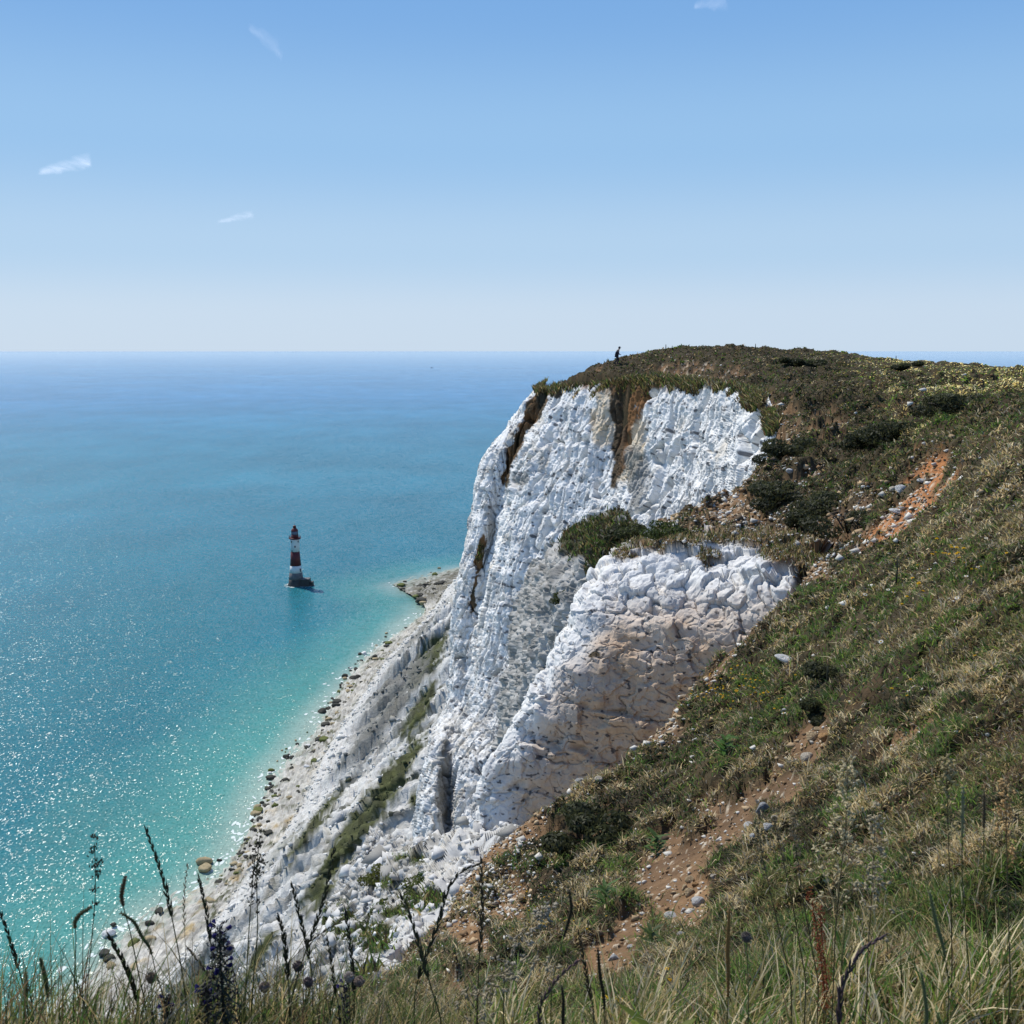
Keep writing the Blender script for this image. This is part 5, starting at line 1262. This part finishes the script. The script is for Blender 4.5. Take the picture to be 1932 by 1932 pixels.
def grass_stalk(kind, pts, Y, head, label, stem_c=CGR, head_c=CDK, r0=0.0021, name=None, cat='grass stalk', hw=1.0, leaf=True):
    """pts base -> tip in picks; head = fraction of the length that carries the flower head"""
    Q, L_ = stalk_path(pts, Y)
    base = Q[0].copy(); Q = Q - base
    nm = name or {'timothy': 'cat_tail_grass', 'brome': 'brome_grass', 'cocksfoot': 'cocksfoot_grass', 'panicle': 'panicle_grass', 'knap': 'knapweed', 'dock': 'dock_plant'}[kind]
    o = thing(nm, base, label, cat, None)
    hs_ = int(60 * (1 - head))
    m = MB(); m.ring(Q[::3] if kind != 'timothy' else Q[:hs_ + 2:2], np.linspace(r0, r0 * 0.5, len(Q[::3] if kind != 'timothy' else Q[:hs_ + 2:2])), 5, stem_c); m.build('stem', M_plant, o)
    m = MB()
    Hh = Q[hs_:]
    tg = np.gradient(Hh, axis=0); tg /= np.linalg.norm(tg, axis=1, keepdims=True) + 1e-9
    hl = np.linalg.norm(np.diff(Hh, axis=0), axis=1).sum()
    def rnd(d_, spread):
        v_ = d_ + rng.normal(size=3) * spread; return v_ / np.linalg.norm(v_)
    def cvar(c_): return tuple(np.array(c_) * rng.uniform(.7, 1.35))
    if kind == 'timothy':
        rr = 0.0036 * hw * np.sin(np.pi * np.clip(np.linspace(0.10, 0.93, len(Hh)), 0, 1)) ** 0.45
        m.ring(Hh, rr, 9, head_c)
        for i_ in range(260):
            k_ = rng.integers(len(Hh)); side = rng.normal(size=3); side -= tg[k_] * (side @ tg[k_]); side /= np.linalg.norm(side)
            m.spindle(Hh[k_] + side * rr[k_] * 0.7, side + tg[k_] * 0.9, 0.0056, 0.0008, cvar(np.array(head_c) * 1.5 + .02), 3)
    elif kind == 'brome':
        n_ = max(7, int(hl / 0.0085))
        for i_ in range(n_):
            k_ = min(len(Hh) - 1, int(i_ / n_ * (len(Hh) - 1))); sd_ = np.array([1, 0.3 * rng.normal(), 0]) * (1 if i_ % 2 else -1)
            d_ = tg[k_] + sd_ * 0.20 * rng.uniform(.5, 1.5); Ls = 0.021 * hw * rng.uniform(.8, 1.2) * (1.15 - 0.5 * i_ / n_)
            m.spindle(Hh[k_] + sd_ * 0.001, d_, Ls, 0.0025 * hw, cvar(head_c), 5)
            if i_ % 2: m.spindle(Hh[k_] + d_ / np.linalg.norm(d_) * Ls * 0.8, d_ + sd_ * .1, Ls * 0.7, 0.0004, head_c, 3)
        m.spindle(Hh[-1] - tg[-1] * 0.012, tg[-1], 0.026 * hw, 0.0022 * hw, head_c)
    elif kind == 'cocksfoot':
        for fr, n_, rad in ((0.02, 5, .004), (.18, 8, .005), (.36, 12, .007), (.52, 18, .010), (.66, 26, .013), (.84, 18, .010), (.96, 12, .008)):
            k_ = int(fr * (len(Hh) - 1)); sd_ = rng.choice([-1, 1])
            for i_ in range(n_):
                p_ = Hh[k_] + rng.normal(size=3) * rad * 0.55 * hw + np.array([sd_ * rad * .4, 0, 0])
                m.spindle(p_, rnd(tg[k_], .55), 0.0085 * rng.uniform(.8, 1.3), 0.0019, cvar(head_c), 4)
    elif kind == 'panicle':
        for i_ in range(int(60 * hw)):
            fr = rng.random() ** 0.8; k_ = int(fr * (len(Hh) - 1)); d_ = rnd(tg[k_], .75); Lb = (0.06 * (1 - fr) + 0.015) * hw * rng.uniform(.4, 1)
            e_ = Hh[k_] + d_ * Lb + np.array([0, 0, -0.2 * Lb])
            m.ring([Hh[k_], (Hh[k_] + e_) / 2 + [0, 0, .1 * Lb], e_], 0.0004, 3, head_c)
            for _ in range(3): m.spindle(e_ + rng.normal(size=3) * .003, rnd(d_ + [0, 0, -.5], .5), 0.012, 0.0030, cvar(head_c), 4)
    elif kind == 'knap':
        c_ = Q[-1]; m.lathe([(.002, -.014), (.008, -.010), (.0105, -.002), (.009, .004), (.006, .007)], 12, head_c, c_)
        for i_ in range(150):
            d_ = rng.normal(size=3); d_[2] = abs(d_[2]) * 1.2 - 0.35; d_ /= np.linalg.norm(d_)
            m.spindle(c_ + d_ * .007, d_ + rng.normal(size=3) * .2, 0.0075, 0.0010, cvar(head_c), 3)
    elif kind == 'dock':
        for i_ in range(330):
            fr = rng.random(); k_ = int(fr * (len(Hh) - 1)); ph = math.sin(fr * 22) * .5 + .5
            v_ = rng.normal(size=3) * (0.004 + 0.007 * ph) * (1.1 - .5 * fr)
            m.spindle(Hh[k_] + v_, rnd(np.array([0, 0, -1.]), .8), 0.005, 0.0017, cvar(head_c), 4)
    m.build('flower_head' if kind == 'knap' else 'seed_head', M_plant, o)
    if leaf and kind != 'knap':
        m = MB(); k_ = int(60 * rng.uniform(.2, .4)); a_ = Q[k_]
        m.leaf(a_, np.array([rng.choice([-1, 1]) * .5, .2 * rng.normal(), 1.0]), rng.uniform(.06, .11), 0.004, stem_c, 0.45, 6); m.build('leaf', M_plant, o)
    return o
GS = grass_stalk
GS('cocksfoot', [(164, 1925), (166, 1850), (174, 1760), (180, 1672), (178, 1576)], 2.35, .38, 'tall grass stalk with a clumped seed head, left of all other tall stalks', CGR, CDK, .0017)
GS('timothy', [(139, 1925), (140, 1850), (143, 1760), (141, 1744), (148, 1728), (170, 1713)], 2.35, .20, 'stalk with a furry cylindrical head bent to the right', CGR, (.12, .11, .05), hw=1.05)
GS('timothy', [(275, 1905), (262, 1840), (246, 1760), (231, 1702), (229, 1690), (236, 1657)], 2.3, .20, 'stalk with an upright dark cat tail head over the turquoise water', CGR, CBR)
GS('timothy', [(310, 1890), (295, 1840), (283, 1790), (268, 1768), (253, 1740), (229, 1723)], 2.35, .33, 'stalk whose green cat tail head droops towards the left', CGR, (.11, .115, .045))
GS('timothy', [(92, 1900), (88, 1862), (84, 1840), (76, 1808)], 2.4, .40, 'short fat green cat tail head in the grass at bottom left', CGR, (.10, .11, .045), hw=1.25)
GS('timothy', [(52, 1900), (50, 1870), (49, 1836)], 2.5, .35, 'small brown cat tail head low in the left corner grass', CGR, CBR)
GS('brome', [(352, 1905), (345, 1845), (328, 1750), (311, 1671), (292, 1610), (275, 1565)], 2.3, .40, 'tall dark grass stalk with a long leaning seed head against pale green shallows', CGR, CDK, .002)
GS('brome', [(350, 1900), (352, 1850), (349, 1770), (347, 1700), (354, 1629)], 2.4, .32, 'very thin pale grass stalk right of the long leaning head', CPALE, CPALE, .0011, hw=.6)
GS('brome', [(404, 1890), (402, 1837), (393, 1740), (385, 1700), (375, 1655)], 2.35, .38, 'dark slim grass stalk above the purple flower spike', CGR, CDK)
GS('brome', [(52, 1905), (44, 1862), (30, 1810), (16, 1765), (0, 1722)], 2.35, .42, 'leaning grass stalk at the left edge of the picture', CGR, CDK)
GS('brome', [(262, 1925), (256, 1880), (240, 1830), (222, 1795), (207, 1768)], 2.25, .55, 'short stalk with a thick dark ear above the tan boulders', CGR, CDK, hw=1.3)
GS('brome', [(420, 1910), (406, 1866), (385, 1828), (356, 1791)], 2.3, .5, 'leaning ear to the left of the purple spike foot', CGR, CBR)
GS('cocksfoot', [(474, 1925), (478, 1850), (486, 1740), (484, 1660), (491, 1565)], 2.35, .36, 'tallest of the paired clumped heads in front of the pebble beach', CGR, CDK)
GS('cocksfoot', [(462, 1915), (466, 1820), (472, 1720), (478, 1650), (482, 1600)], 2.45, .28, 'thinner left partner of the paired clumped heads', CGR, CDK)
GS('brome', [(548, 1905), (556, 1860), (575, 1800), (597, 1740), (615, 1680), (629, 1605)], 2.3, .45, 'tall dark stalk leaning right across the white scree', CGR, CDK, .002)
GS('brome', [(590, 1890), (588, 1837), (578, 1780), (562, 1715), (551, 1670)], 2.4, .4, 'slender stalk leaning left, crossing the tall right leaning stalk', CGR, CDK)
GS('brome', [(548, 1925), (545, 1870), (541, 1815), (535, 1762), (526, 1731)], 2.3, .42, 'dark ear low before the white scree, left of the crossing stalks', CGR, CDK, hw=1.15)
GS('brome', [(640, 1915), (631, 1859), (624, 1810), (617, 1768)], 2.4, .42, 'short upright ear right of the crossing stalks', CGR, CDK, hw=.8)
GS('brome', [(668, 1880), (663, 1800), (657, 1755), (651, 1717)], 2.5, .5, 'stout dark ear in front of the green apron bushes', CGR, CDK, hw=1.1)
GS('brome', [(500, 1880), (560, 1800), (600, 1765), (652, 1732)], 2.6, .3, 'thin stalk slanting right with a sparse seed head', CST, CBR, .0012, hw=.7)
GS('brome', [(782, 1885), (806, 1800), (828, 1738), (845, 1680), (870, 1645), (906, 1629)], 2.3, .5, 'arching stalk bowing right over the white chalk rim', CGR, CDK, .002, hw=1.1)
GS('brome', [(832, 1930), (812, 1860), (795, 1800), (777, 1738), (757, 1690)], 2.05, .3, 'thick leaning stalk in front of the white chalk rim', CGR, CDK, .0026)
GS('brome', [(901, 1900), (903, 1830), (908, 1760), (910, 1720), (907, 1622)], 2.35, .38, 'straight stalk with a narrow upright head right of the chalk rim', CST, CBR)
GS('panicle', [(950, 1870), (962, 1820), (985, 1765), (1010, 1735), (1047, 1706)], 2.3, .38, 'feathery pale head drooping right over the rubble', CGR, (.36, .32, .24), hw=.7)
GS('timothy', [(1040, 1880), (1055, 1800), (1072, 1740), (1078, 1715), (1074, 1682)], 2.5, .22, 'dark upright cat tail head before the orange soil at centre', CGR, CDK)
GS('panicle', [(900, 1880), (930, 1845), (975, 1826), (1020, 1816), (1050, 1820)], 2.2, .6, 'pale oat like panicle arching low at centre', CST, CPALE, .0013, hw=.9)
GS('brome', [(1018, 1905), (1035, 1870), (1060, 1838), (1090, 1814)], 2.2, .45, 'purplish ear leaning right near the dark cat tail', CGR, (.16, .10, .10))
GS('timothy', [(1062, 1920), (1063, 1890), (1060, 1862)], 2.3, .35, 'small dark cat tail low in the grass at centre', CGR, CDK)
GS('brome', [(1120, 1920), (1108, 1850), (1098, 1790), (1092, 1760)], 2.5, .4, 'brown ear standing right of the purplish ear', CST, CBR)
GS('timothy', [(1140, 1890), (1132, 1840), (1128, 1790)], 2.4, .35, 'short dark cat tail just above the broad leaved plant', CGR, CDK)
GS('timothy', [(1373, 1900), (1374, 1840), (1373, 1785), (1376, 1714)], 2.3, .36, 'golden brown cat tail head on a thick green stem', CGR, (.26, .17, .065), .0026, hw=1.25)
GS('cocksfoot', [(1494, 1880), (1480, 1800), (1455, 1690), (1437, 1610), (1425, 1545)], 2.5, .22, 'left of three tall thin leaning stalks on the right slope', CST, (.22, .19, .11))
GS('cocksfoot', [(1520, 1870), (1508, 1780), (1488, 1670), (1470, 1590), (1457, 1522)], 2.5, .22, 'middle of three tall thin leaning stalks on the right slope', CST, (.24, .2, .12))
GS('cocksfoot', [(1544, 1870), (1532, 1790), (1514, 1690), (1502, 1600), (1493, 1525)], 2.5, .22, 'right of three tall thin leaning stalks on the right slope', CST, (.34, .27, .17))
GS('panicle', [(1572, 1870), (1575, 1780), (1585, 1660), (1596, 1560), (1600, 1428)], 2.4, .42, 'tall pale open panicle, palest and widest on the right slope', CST, (.50, .43, .26), hw=1.5)
GS('dock', [(1556, 1880), (1552, 1840), (1545, 1780), (1528, 1672)], 2.6, .62, 'rust red seed spike among the dry grass', (.20, .07, .035), (.28, .075, .028))
GS('dock', [(1560, 1860), (1553, 1800), (1546, 1705)], 2.65, .6, 'shorter rust red spike beside the tall rust red one', (.20, .07, .035), (.26, .07, .03))
GS('brome', [(1585, 1880), (1605, 1825), (1625, 1795), (1662, 1769)], 2.25, .42, 'dark purple grey ear leaning right in front of dry grass', CGR, (.13, .085, .085), hw=1.3)
GS('panicle', [(1636, 1870), (1638, 1790), (1645, 1690), (1652, 1520)], 2.5, .45, 'pale loose panicle right of the widest panicle', CST, (.42, .36, .24), hw=1.2)
GS('timothy', [(1830, 1880), (1822, 1760), (1815, 1640), (1817, 1488)], 2.5, .18, 'tall straight grey green cat tail on the right', CGR, (.24, .24, .14))
GS('timothy', [(1870, 1880), (1862, 1760), (1856, 1640), (1857, 1494)], 2.6, .14, 'tall straight cat tail, right partner of the grey green one', CGR, CBR)
GS('panicle', [(1795, 1880), (1795, 1740), (1790, 1600), (1785, 1425)], 2.6, .3, 'yellowish panicle left of the grey green cat tail', CST, (.36, .30, .15), hw=.8)
GS('panicle', [(1905, 1880), (1903, 1740), (1900, 1640), (1898, 1468)], 2.4, .3, 'golden tan panicle close to the right edge', CST, (.46, .31, .14), hw=.8)
GS('timothy', [(1790, 1880), (1780, 1790), (1766, 1740), (1754, 1684)], 2.3, .28, 'green cat tail leaning left low on the right', CGR, (.17, .19, .09), hw=1.15)
GS('timothy', [(1748, 1920), (1745, 1880), (1738, 1835)], 2.2, .4, 'short green cat tail near the bottom right', CGR, (.17, .19, .09), hw=1.1)
GS('timothy', [(1588, 1820), (1592, 1770), (1600, 1725)], 2.6, .3, 'small yellow green cat tail beside the rust red spikes', CGR, (.17, .17, .06))
KN = [([(452, 1925), (450, 1880), (440, 1830), (432, 1792)], 'grey fluffy round seed head right of the purple spike'), ([(545, 1880), (553, 1850), (562, 1823)], 'dark round knapweed head, rightmost before the white scree'), ([(498, 1915), (499, 1890), (499, 1862)], 'brown bristly round head low in front of the scree'),
      ([(600, 1920), (592, 1880), (582, 1853)], 'small round bud right of the bristly head'), ([(660, 1920), (659, 1880), (658, 1844)], 'grey tufted seed head in front of the brown rubble'), ([(683, 1920), (682, 1880), (678, 1852)], 'brown tufted seed head right of the grey tufted one'), ([(1412, 1880), (1411, 1839), (1408, 1768)], 'dark scabious head beside the golden cat tail'), ([(288, 1910), (286, 1870), (285, 1845)], 'small dry seed head low on the left')]
for k_, (pt, lb_) in enumerate(KN):
    GS('knap', pt, 2.3, .1, lb_, (.09, .095, .05), [(.34, .30, .26), (.13, .10, .10), (.26, .20, .16), (.17, .13, .13), (.38, .33, .29), (.28, .22, .18), (.15, .13, .12), (.2, .16, .11)][k_], .002, cat='wild flower')

# viper's bugloss
def bugloss(pts, Y, label, sc_=1.0, nfl=26):
    Q, L_ = stalk_path(pts, Y); base = Q[0].copy(); Q = Q - base
    o = thing('bugloss_spike', base, label, 'wild flower')
    m = MB(); m.ring(Q[::4], np.linspace(.0034, .0014, len(Q[::4])) * sc_, 6, (.06, .055, .04)); m.build('stem', M_plant, o)
    m = MB(); fl_ = MB()
    for i_ in range(int(64 * sc_)):
        fr = 0.22 + 0.78 * (i_ / (64 * sc_)); k_ = min(59, int(fr * 59)); a_ = i_ * 2.4
        d_ = np.array([math.cos(a_), math.sin(a_), 0.55]); Lc = 0.030 * sc_ * (1.15 - 0.75 * fr) * rng.uniform(.7, 1.2)
        e_ = Q[k_] + d_ * Lc
        m.ring([Q[k_], Q[k_] + d_ * Lc * .6, e_ + [0, 0, .004]], [.0012, .001, .0007], 4, (.05, .05, .04))
        m.leaf(Q[k_], d_ - [0, 0, .7], Lc * 1.3, .005 * sc_, (.035, .042, .028), .4)
        for _ in range(5): m.spindle(Q[k_] + d_ * Lc * rng.uniform(.3, 1) + rng.normal(size=3) * .0025, d_ + [0, 0, .8] + rng.normal(size=3) * .4, .0085, .0018, tuple(np.array((.028, .026, .042)) * rng.uniform(.6, 1.5)), 4)
    for i_ in range(nfl):
        fr = rng.uniform(.5, 1.0) ** 0.5; k_ = min(59, int(fr * 59)); a_ = rng.uniform(0, 6.3)
        d_ = np.array([math.cos(a_), math.sin(a_) - .4, 0.5]); p_ = Q[k_] + d_ * .014 * sc_
        fl_.ring([p_, p_ + d_ * .006, p_ + d_ * .011], [.0014, .0032, .0052], 6, (.035, .03, .13), cap=False)
        fl_.leaf(p_ + d_ * .008, d_ + [0, 0, .4], .006, .005, (.045, .035, .16), .1, 2)
    m.build('calyx_cluster', M_plant, o); fl_.build('flowers', M_plant, o)
bugloss([(424, 1935), (421, 1890), (416, 1820), (414, 1748)], 2.2, 'dark flower spike with purple blossoms at its top, standing before the white scree', 1.25, 14)
bugloss([(392, 1930), (391, 1890), (388, 1858)], 2.3, 'short dark purple flower spike in the grass left of the big spike', .8, 6)
bugloss([(317, 1930), (316, 1905), (315, 1880)], 2.3, 'small purple flower spike lowest, right of the bent cat tails', .6, 6)
bugloss([(648, 1930), (650, 1890), (652, 1855)], 2.4, 'dark flower spike among dry stems by the chalk rim', .6, 3)

# broad leaved plants
def leafy(px_, py_, Y, n_, L_, c_, label, w_=.035):
    g = W(px_, py_, Y); g[2] = float(ground_z(g[0], g[1]))
    o = thing('leafy_plant', g, label, 'plant')
    m = MB(); m.ring([(0, 0, 0), (.004, 0, L_ * .6), (.0, .004, L_ * 1.2)], [.003, .0025, .0015], 5, (.08, .10, .03)); m.build('stem', M_plant, o)
    m = MB()
    for i_ in range(n_):
        a_ = i_ * 2.4 + rng.uniform(-.3, .3); z_ = L_ * 1.15 * (i_ + .5) / n_
        m.leaf((0, 0, z_), (math.cos(a_), math.sin(a_), rng.uniform(.35, 1.1)), L_ * rng.uniform(.55, .95), w_ * rng.uniform(.7, 1.1), tuple(np.array(c_) * rng.uniform(.7, 1.3)), rng.uniform(.1, .5))
    m.build('leaves', M_plant, o)
leafy(1150, 1900, 2.35, 16, .15, (.045, .105, .025), 'bright green broad leaved plant at the bottom centre', .03)
leafy(1190, 1912, 2.3, 12, .13, (.075, .14, .025), 'yellowish green broad leaved plant right beside the bright green one', .03)
leafy(1255, 1890, 2.45, 18, .19, (.16, .19, .025), 'yellow green leafy plant under the rubble stones', .035)
leafy(1229, 1760, 4.6, 22, .10, (.055, .085, .022), 'tuft of narrow green leaves on the bare orange slope', .02)
leafy(1142, 1640, 6.6, 22, .16, (.065, .12, .03), 'green leafy herb on the slope above the stony rubble', .03)
leafy(1780, 1850, 2.5, 12, .12, (.12, .17, .06), 'coarse grass like plant at the lower right', .014)
leafy(1370, 1330, 11, 30, .24, (.06, .13, .02), 'bright green herb clump below the yellow flowers', .05)
leafy(1240, 1520, 9, 24, .17, (.07, .12, .03), 'orange green dock like clump on the slope', .04)

# weeds standing against the far wall and the sky
def weed(px_, py_, hpx, label, n_=1, c_=(.04, .045, .03)):
    g = on_ground(px_, py_); Hm = hpx * S * g[1] / F
    o = thing('weed_stalk', g, label, 'weed')
    m = MB(); m2 = MB(); sw_ = 0.006 + 0.00045 * g[1]
    m.ring([(0, 0, -.05), (.02 * Hm, 0, Hm * .6), (.01 * Hm, 0, Hm)], [sw_, sw_ * .8, sw_ * .5], 5, c_)
    for i_ in range(26):
        fr = .3 + .7 * i_ / 26; a_ = i_ * 2.4
        m2.leaf((.015 * Hm, 0, fr * Hm), (math.cos(a_), math.sin(a_), .8), Hm * .16 * (1.2 - .7 * fr), Hm * .045, tuple(np.array(c_) * rng.uniform(.7, 1.4)), .2, 2)
    m.build('stem', M_plant, o); m2.build('leaves', M_plant, o)
weed(1383, 915, 34, 'dark weed stalk, tallest of those against the white wall'); weed(1360, 922, 20, 'short weed stalk left of the tallest one on the edge'); weed(1372, 918, 16, 'shortest weed stalk between its two neighbours')
weed(1310, 948, 30, 'thin weed stalk at the left end of the grassy edge'); weed(1300, 950, 20, 'smaller weed stalk left of the thin one on the edge')
weed(1256, 662, 12, 'dark weed stem on the skyline right of the person'); weed(1268, 661, 8, 'shorter dark weed stem beside the first on the skyline')
weed(1690, 1108, 60, 'tall grey green weed on the slope left of the yellow flowers', c_=(.055, .06, .045)); weed(1560, 1290, 34, 'grey green weed above the dark hollow on the slope', c_=(.06, .065, .045))
for a_, b_, h_, lb_ in [(1400, 659, 9, 'wispy grass tuft stalk highest on the skyline'), (1425, 660, 11, 'wispy stalk at the top of the skyline'), (1445, 661, 8, 'short wispy stalk right of the skyline top'), (1690, 683, 10, 'lone wispy stalk on the right skyline')]:
    weed(a_, b_, h_, lb_, c_=(.12, .11, .07))

# bushes
def bush(px_, py_, Y, rx_, rz_, nl, c_, label, lsz, z_=None):
    g = W(px_, py_, Y)
    o = thing('bush', g, label, 'bush')
    m = MB()
    for i_ in range(7):
        a_ = rng.uniform(0, 6.3); e_ = np.array([math.cos(a_) * rx_ * .6, math.sin(a_) * rx_ * .6, rz_ * rng.uniform(.4, .9)])
        m.ring([(0, 0, -.3 * rz_), e_ * .5 + [0, 0, .1 * rz_], e_], [rx_ * .03, rx_ * .02, rx_ * .008], 5, (.06, .05, .035))
    m.build('stems', M_plant, o)
    cc = rng.normal(size=(9, 3)) * [rx_ * .45, rx_ * .45, rz_ * .3] + [0, 0, rz_ * .35]
    k_ = rng.integers(9, size=nl); d_ = rng.normal(size=(nl, 3)); d_ /= np.linalg.norm(d_, axis=1, keepdims=True)
    p_ = cc[k_] + d_ * np.array([rx_ * .42, rx_ * .42, rz_ * .36]) * rng.uniform(.55, 1.0, (nl, 1)) ** .5
    n2 = d_ + rng.normal(size=(nl, 3)) * .6; n2 /= np.linalg.norm(n2, axis=1, keepdims=True)
    s1 = np.cross(n2, rng.normal(size=(nl, 3))); s1 /= np.linalg.norm(s1, axis=1, keepdims=True); s2 = np.cross(n2, s1)
    ls = lsz * rng.uniform(.6, 1.3, (nl, 1))
    V = np.stack([p_ - s1 * ls, p_ - s2 * ls * .5, p_ + s1 * ls, p_ + s2 * ls * .5], 1).reshape(-1, 3)
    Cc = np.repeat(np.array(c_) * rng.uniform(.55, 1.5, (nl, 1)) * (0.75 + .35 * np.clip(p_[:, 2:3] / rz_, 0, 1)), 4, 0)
    new_obj('crown', raw_mesh('crown', V, np.arange(4 * nl).reshape(-1, 4), Cc, False), M_grass, o)
bush(800, 1703, 24.5, .85, .55, 2600, (.075, .09, .022), 'yellow green bush, largest on the chalk below the buttress', .045)
bush(815, 1680, 25.5, .6, .3, 1500, (.05, .085, .022), 'green low bush just above the largest one on the chalk', .04)
bush(722, 1662, 39, .8, .45, 1500, (.10, .11, .025), 'small yellow green bush at the left edge of the chalk apron', .06)
bush(735, 1745, 31, .9, .6, 2200, (.06, .075, .022), 'dark green bush at the lower left of the chalk apron', .055)
bush(1178, 1010, 69, 1.5, 0.6, 3200, (.05, .06, .022), 'dark rounded bush at the right end of the chalk ledge', .14)
bush(1062, 1132, 74, .8, .6, 700, (.06, .075, .025), 'small green bush clinging to the broken grey chalk', .12)
bush(1190, 1048, 33.2, .45, .2, 700, (.08, .075, .03), 'small brown green bush at the left tip of the near buttress', .05)
bush(1262, 1012, 32.6, .75, .4, 1600, (.055, .075, .02), 'bright green cushion on top of the near buttress', .05)
for px_, py_, Y_2, r_, lb_ in [(1105, 1592, 11.0, .42, 'dark bush overhanging the hollow at the slope edge'), (1560, 1278, 11.4, .25, 'dark clump over the hollow near the middle of the slope'), (1545, 1345, 10.2, .22, 'dark clump above the tan stones'), (1465, 862, 52, 1.4, 'dark green bush by the right end of the bright far wall'), (1690, 832, 36, 1.6, 'long dark bush in the shadowed dip of the hillside'), (1660, 838, 36.5, 1.3, 'dark bush left of the long dark one in the dip'), (1790, 775, 48, 1.4, 'dark bush on the upper right of the hillside'), (1500, 690, 92, 1.3, 'broad dark bush under the skyline'), (1540, 692, 90, 1.1, 'dark bush right of the broad one under the skyline'), (1700, 700, 86, 1.2, 'low bush in the middle of the right skyline'), (1470, 948, 37, 1.1, 'bush on the ridge above the near buttress'), (1560, 970, 32, 1.2, 'bush at the head of the dark hollow'), (1600, 1000, 28, 1.0, 'bush in the dark hollow beside the orange gully'), (1520, 985, 31, .9, 'low bush left of the hollow beside the gully')]:
    g = on_ground(px_, py_)
    bush(px_, py_, g[1], r_, r_ * .5, 3200, (.050, .054, .024), lb_, 0.02 + .0013 * g[1])

# flowers
def flower_mesh(kind):
    m = MB()
    m.ring([(0, 0, 0), (.003, 0, .05), (0, 0, .085)], .0016, 4, (.07, .10, .03))
    if kind == 'white':
        for i_ in range(12):
            a_ = i_ * math.pi / 6; m.leaf((0, 0, .086), (math.cos(a_), math.sin(a_), .12), .019, .008, (.80, .79, .74), .05, 2)
        m.lathe([(.001, .084), (.007, .087), (.006, .090), (.002, .092)], 8, (.62, .42, .03))
    else:
        for ring_, (n_, L_, z_) in enumerate(((12, .017, .086), (9, .011, .089))):
            for i_ in range(n_):
                a_ = i_ * 2 * math.pi / n_ + ring_; m.leaf((0, 0, z_), (math.cos(a_), math.sin(a_), .18 + .3 * ring_), L_, .007, (.72, .46, .015), .05, 2)
        m.lathe([(.001, .086), (.005, .09), (.001, .094)], 8, (.55, .30, .02))
    return m
FL = {}
def flower(kind, px_, py_, label, group, sc_=1.0):
    g = on_ground(px_, py_ + 4)
    if kind not in FL:
        o = flower_mesh(kind).build(kind + '_flower', M_plant); FL[kind] = o
    else:
        o = FL[kind].copy(); col.objects.link(o)
    o.location = g; k_ = sc_ * float(np.clip(g[1] / 8.5, .75, 1.6)) * rng.uniform(.8, 1.2); o.scale = (k_,) * 3; o.rotation_euler = (rng.normal() * .25 + .25, rng.normal() * .25, rng.uniform(0, 6))
    o['label'] = label; o['category'] = 'flower'; o['group'] = group
zx = lambda a_, b_: (1437.7 + .2558 * a_, 882.7 + .2558 * b_)
for a_, b_ in [(1805, 170), (1780, 220), (1870, 210), (1600, 270), (1740, 190), (1380, 590), (1480, 580), (1400, 640), (1385, 750), (1240, 840), (1262, 818), (1610, 800), (1505, 860), (1450, 1020), (1230, 910), (960, 990), (930, 965), (740, 990), (735, 1225), (1415, 1250), (1000, 1370), (375, 1580), (1005, 1660), (1112, 1690), (1170, 1685), (900, 1320), (1860, 470), (180, 1890), (1700, 1300), (1650, 560), (640, 1100), (520, 900)]:
    flower('white', *zx(a_, b_), 'small white daisy like flower in the dry turf of the right slope', 'white flowers on the slope')
for a_, b_ in [(1230, 720), (1275, 705), (1330, 700), (1360, 650), (1430, 665), (1430, 690), (1440, 705), (1500, 665), (1460, 740), (1470, 725), (1820, 685), (1530, 790), (1560, 795), (1595, 775), (1130, 880), (1175, 900), (1150, 980), (1065, 1010), (1030, 1075), (1160, 765), (1290, 590), (1600, 1475), (940, 1700), (1095, 1750), (1105, 1615), (900, 525), (1500, 1590), (1410, 678), (1300, 690), (1385, 668)]:
    flower('yellow', *zx(a_, b_), 'small yellow flower scattered in the turf of the right slope', 'yellow flowers on the right slope')
for a_, b_ in [(1168, 1898), (1180, 1915), (1262, 1858), (1250, 1880), (1140, 1925)]:
    flower('yellow', a_, b_, 'small yellow flower beside the broad leaved plants at the bottom centre', 'yellow flowers at the bottom centre', 1.0)
for _ in range(70):
    flower('yellow', rng.normal(1395, 38), rng.normal(1305, 20), 'small yellow flower in the dense green patch near the slope edge', 'yellow flowers of the green patch', .7)
for _ in range(30):
    flower('yellow', rng.normal(1040, 45), rng.normal(1720, 26), 'tiny yellow flower low among the dark herbs near the rubble', 'yellow flowers near the rubble', .45)
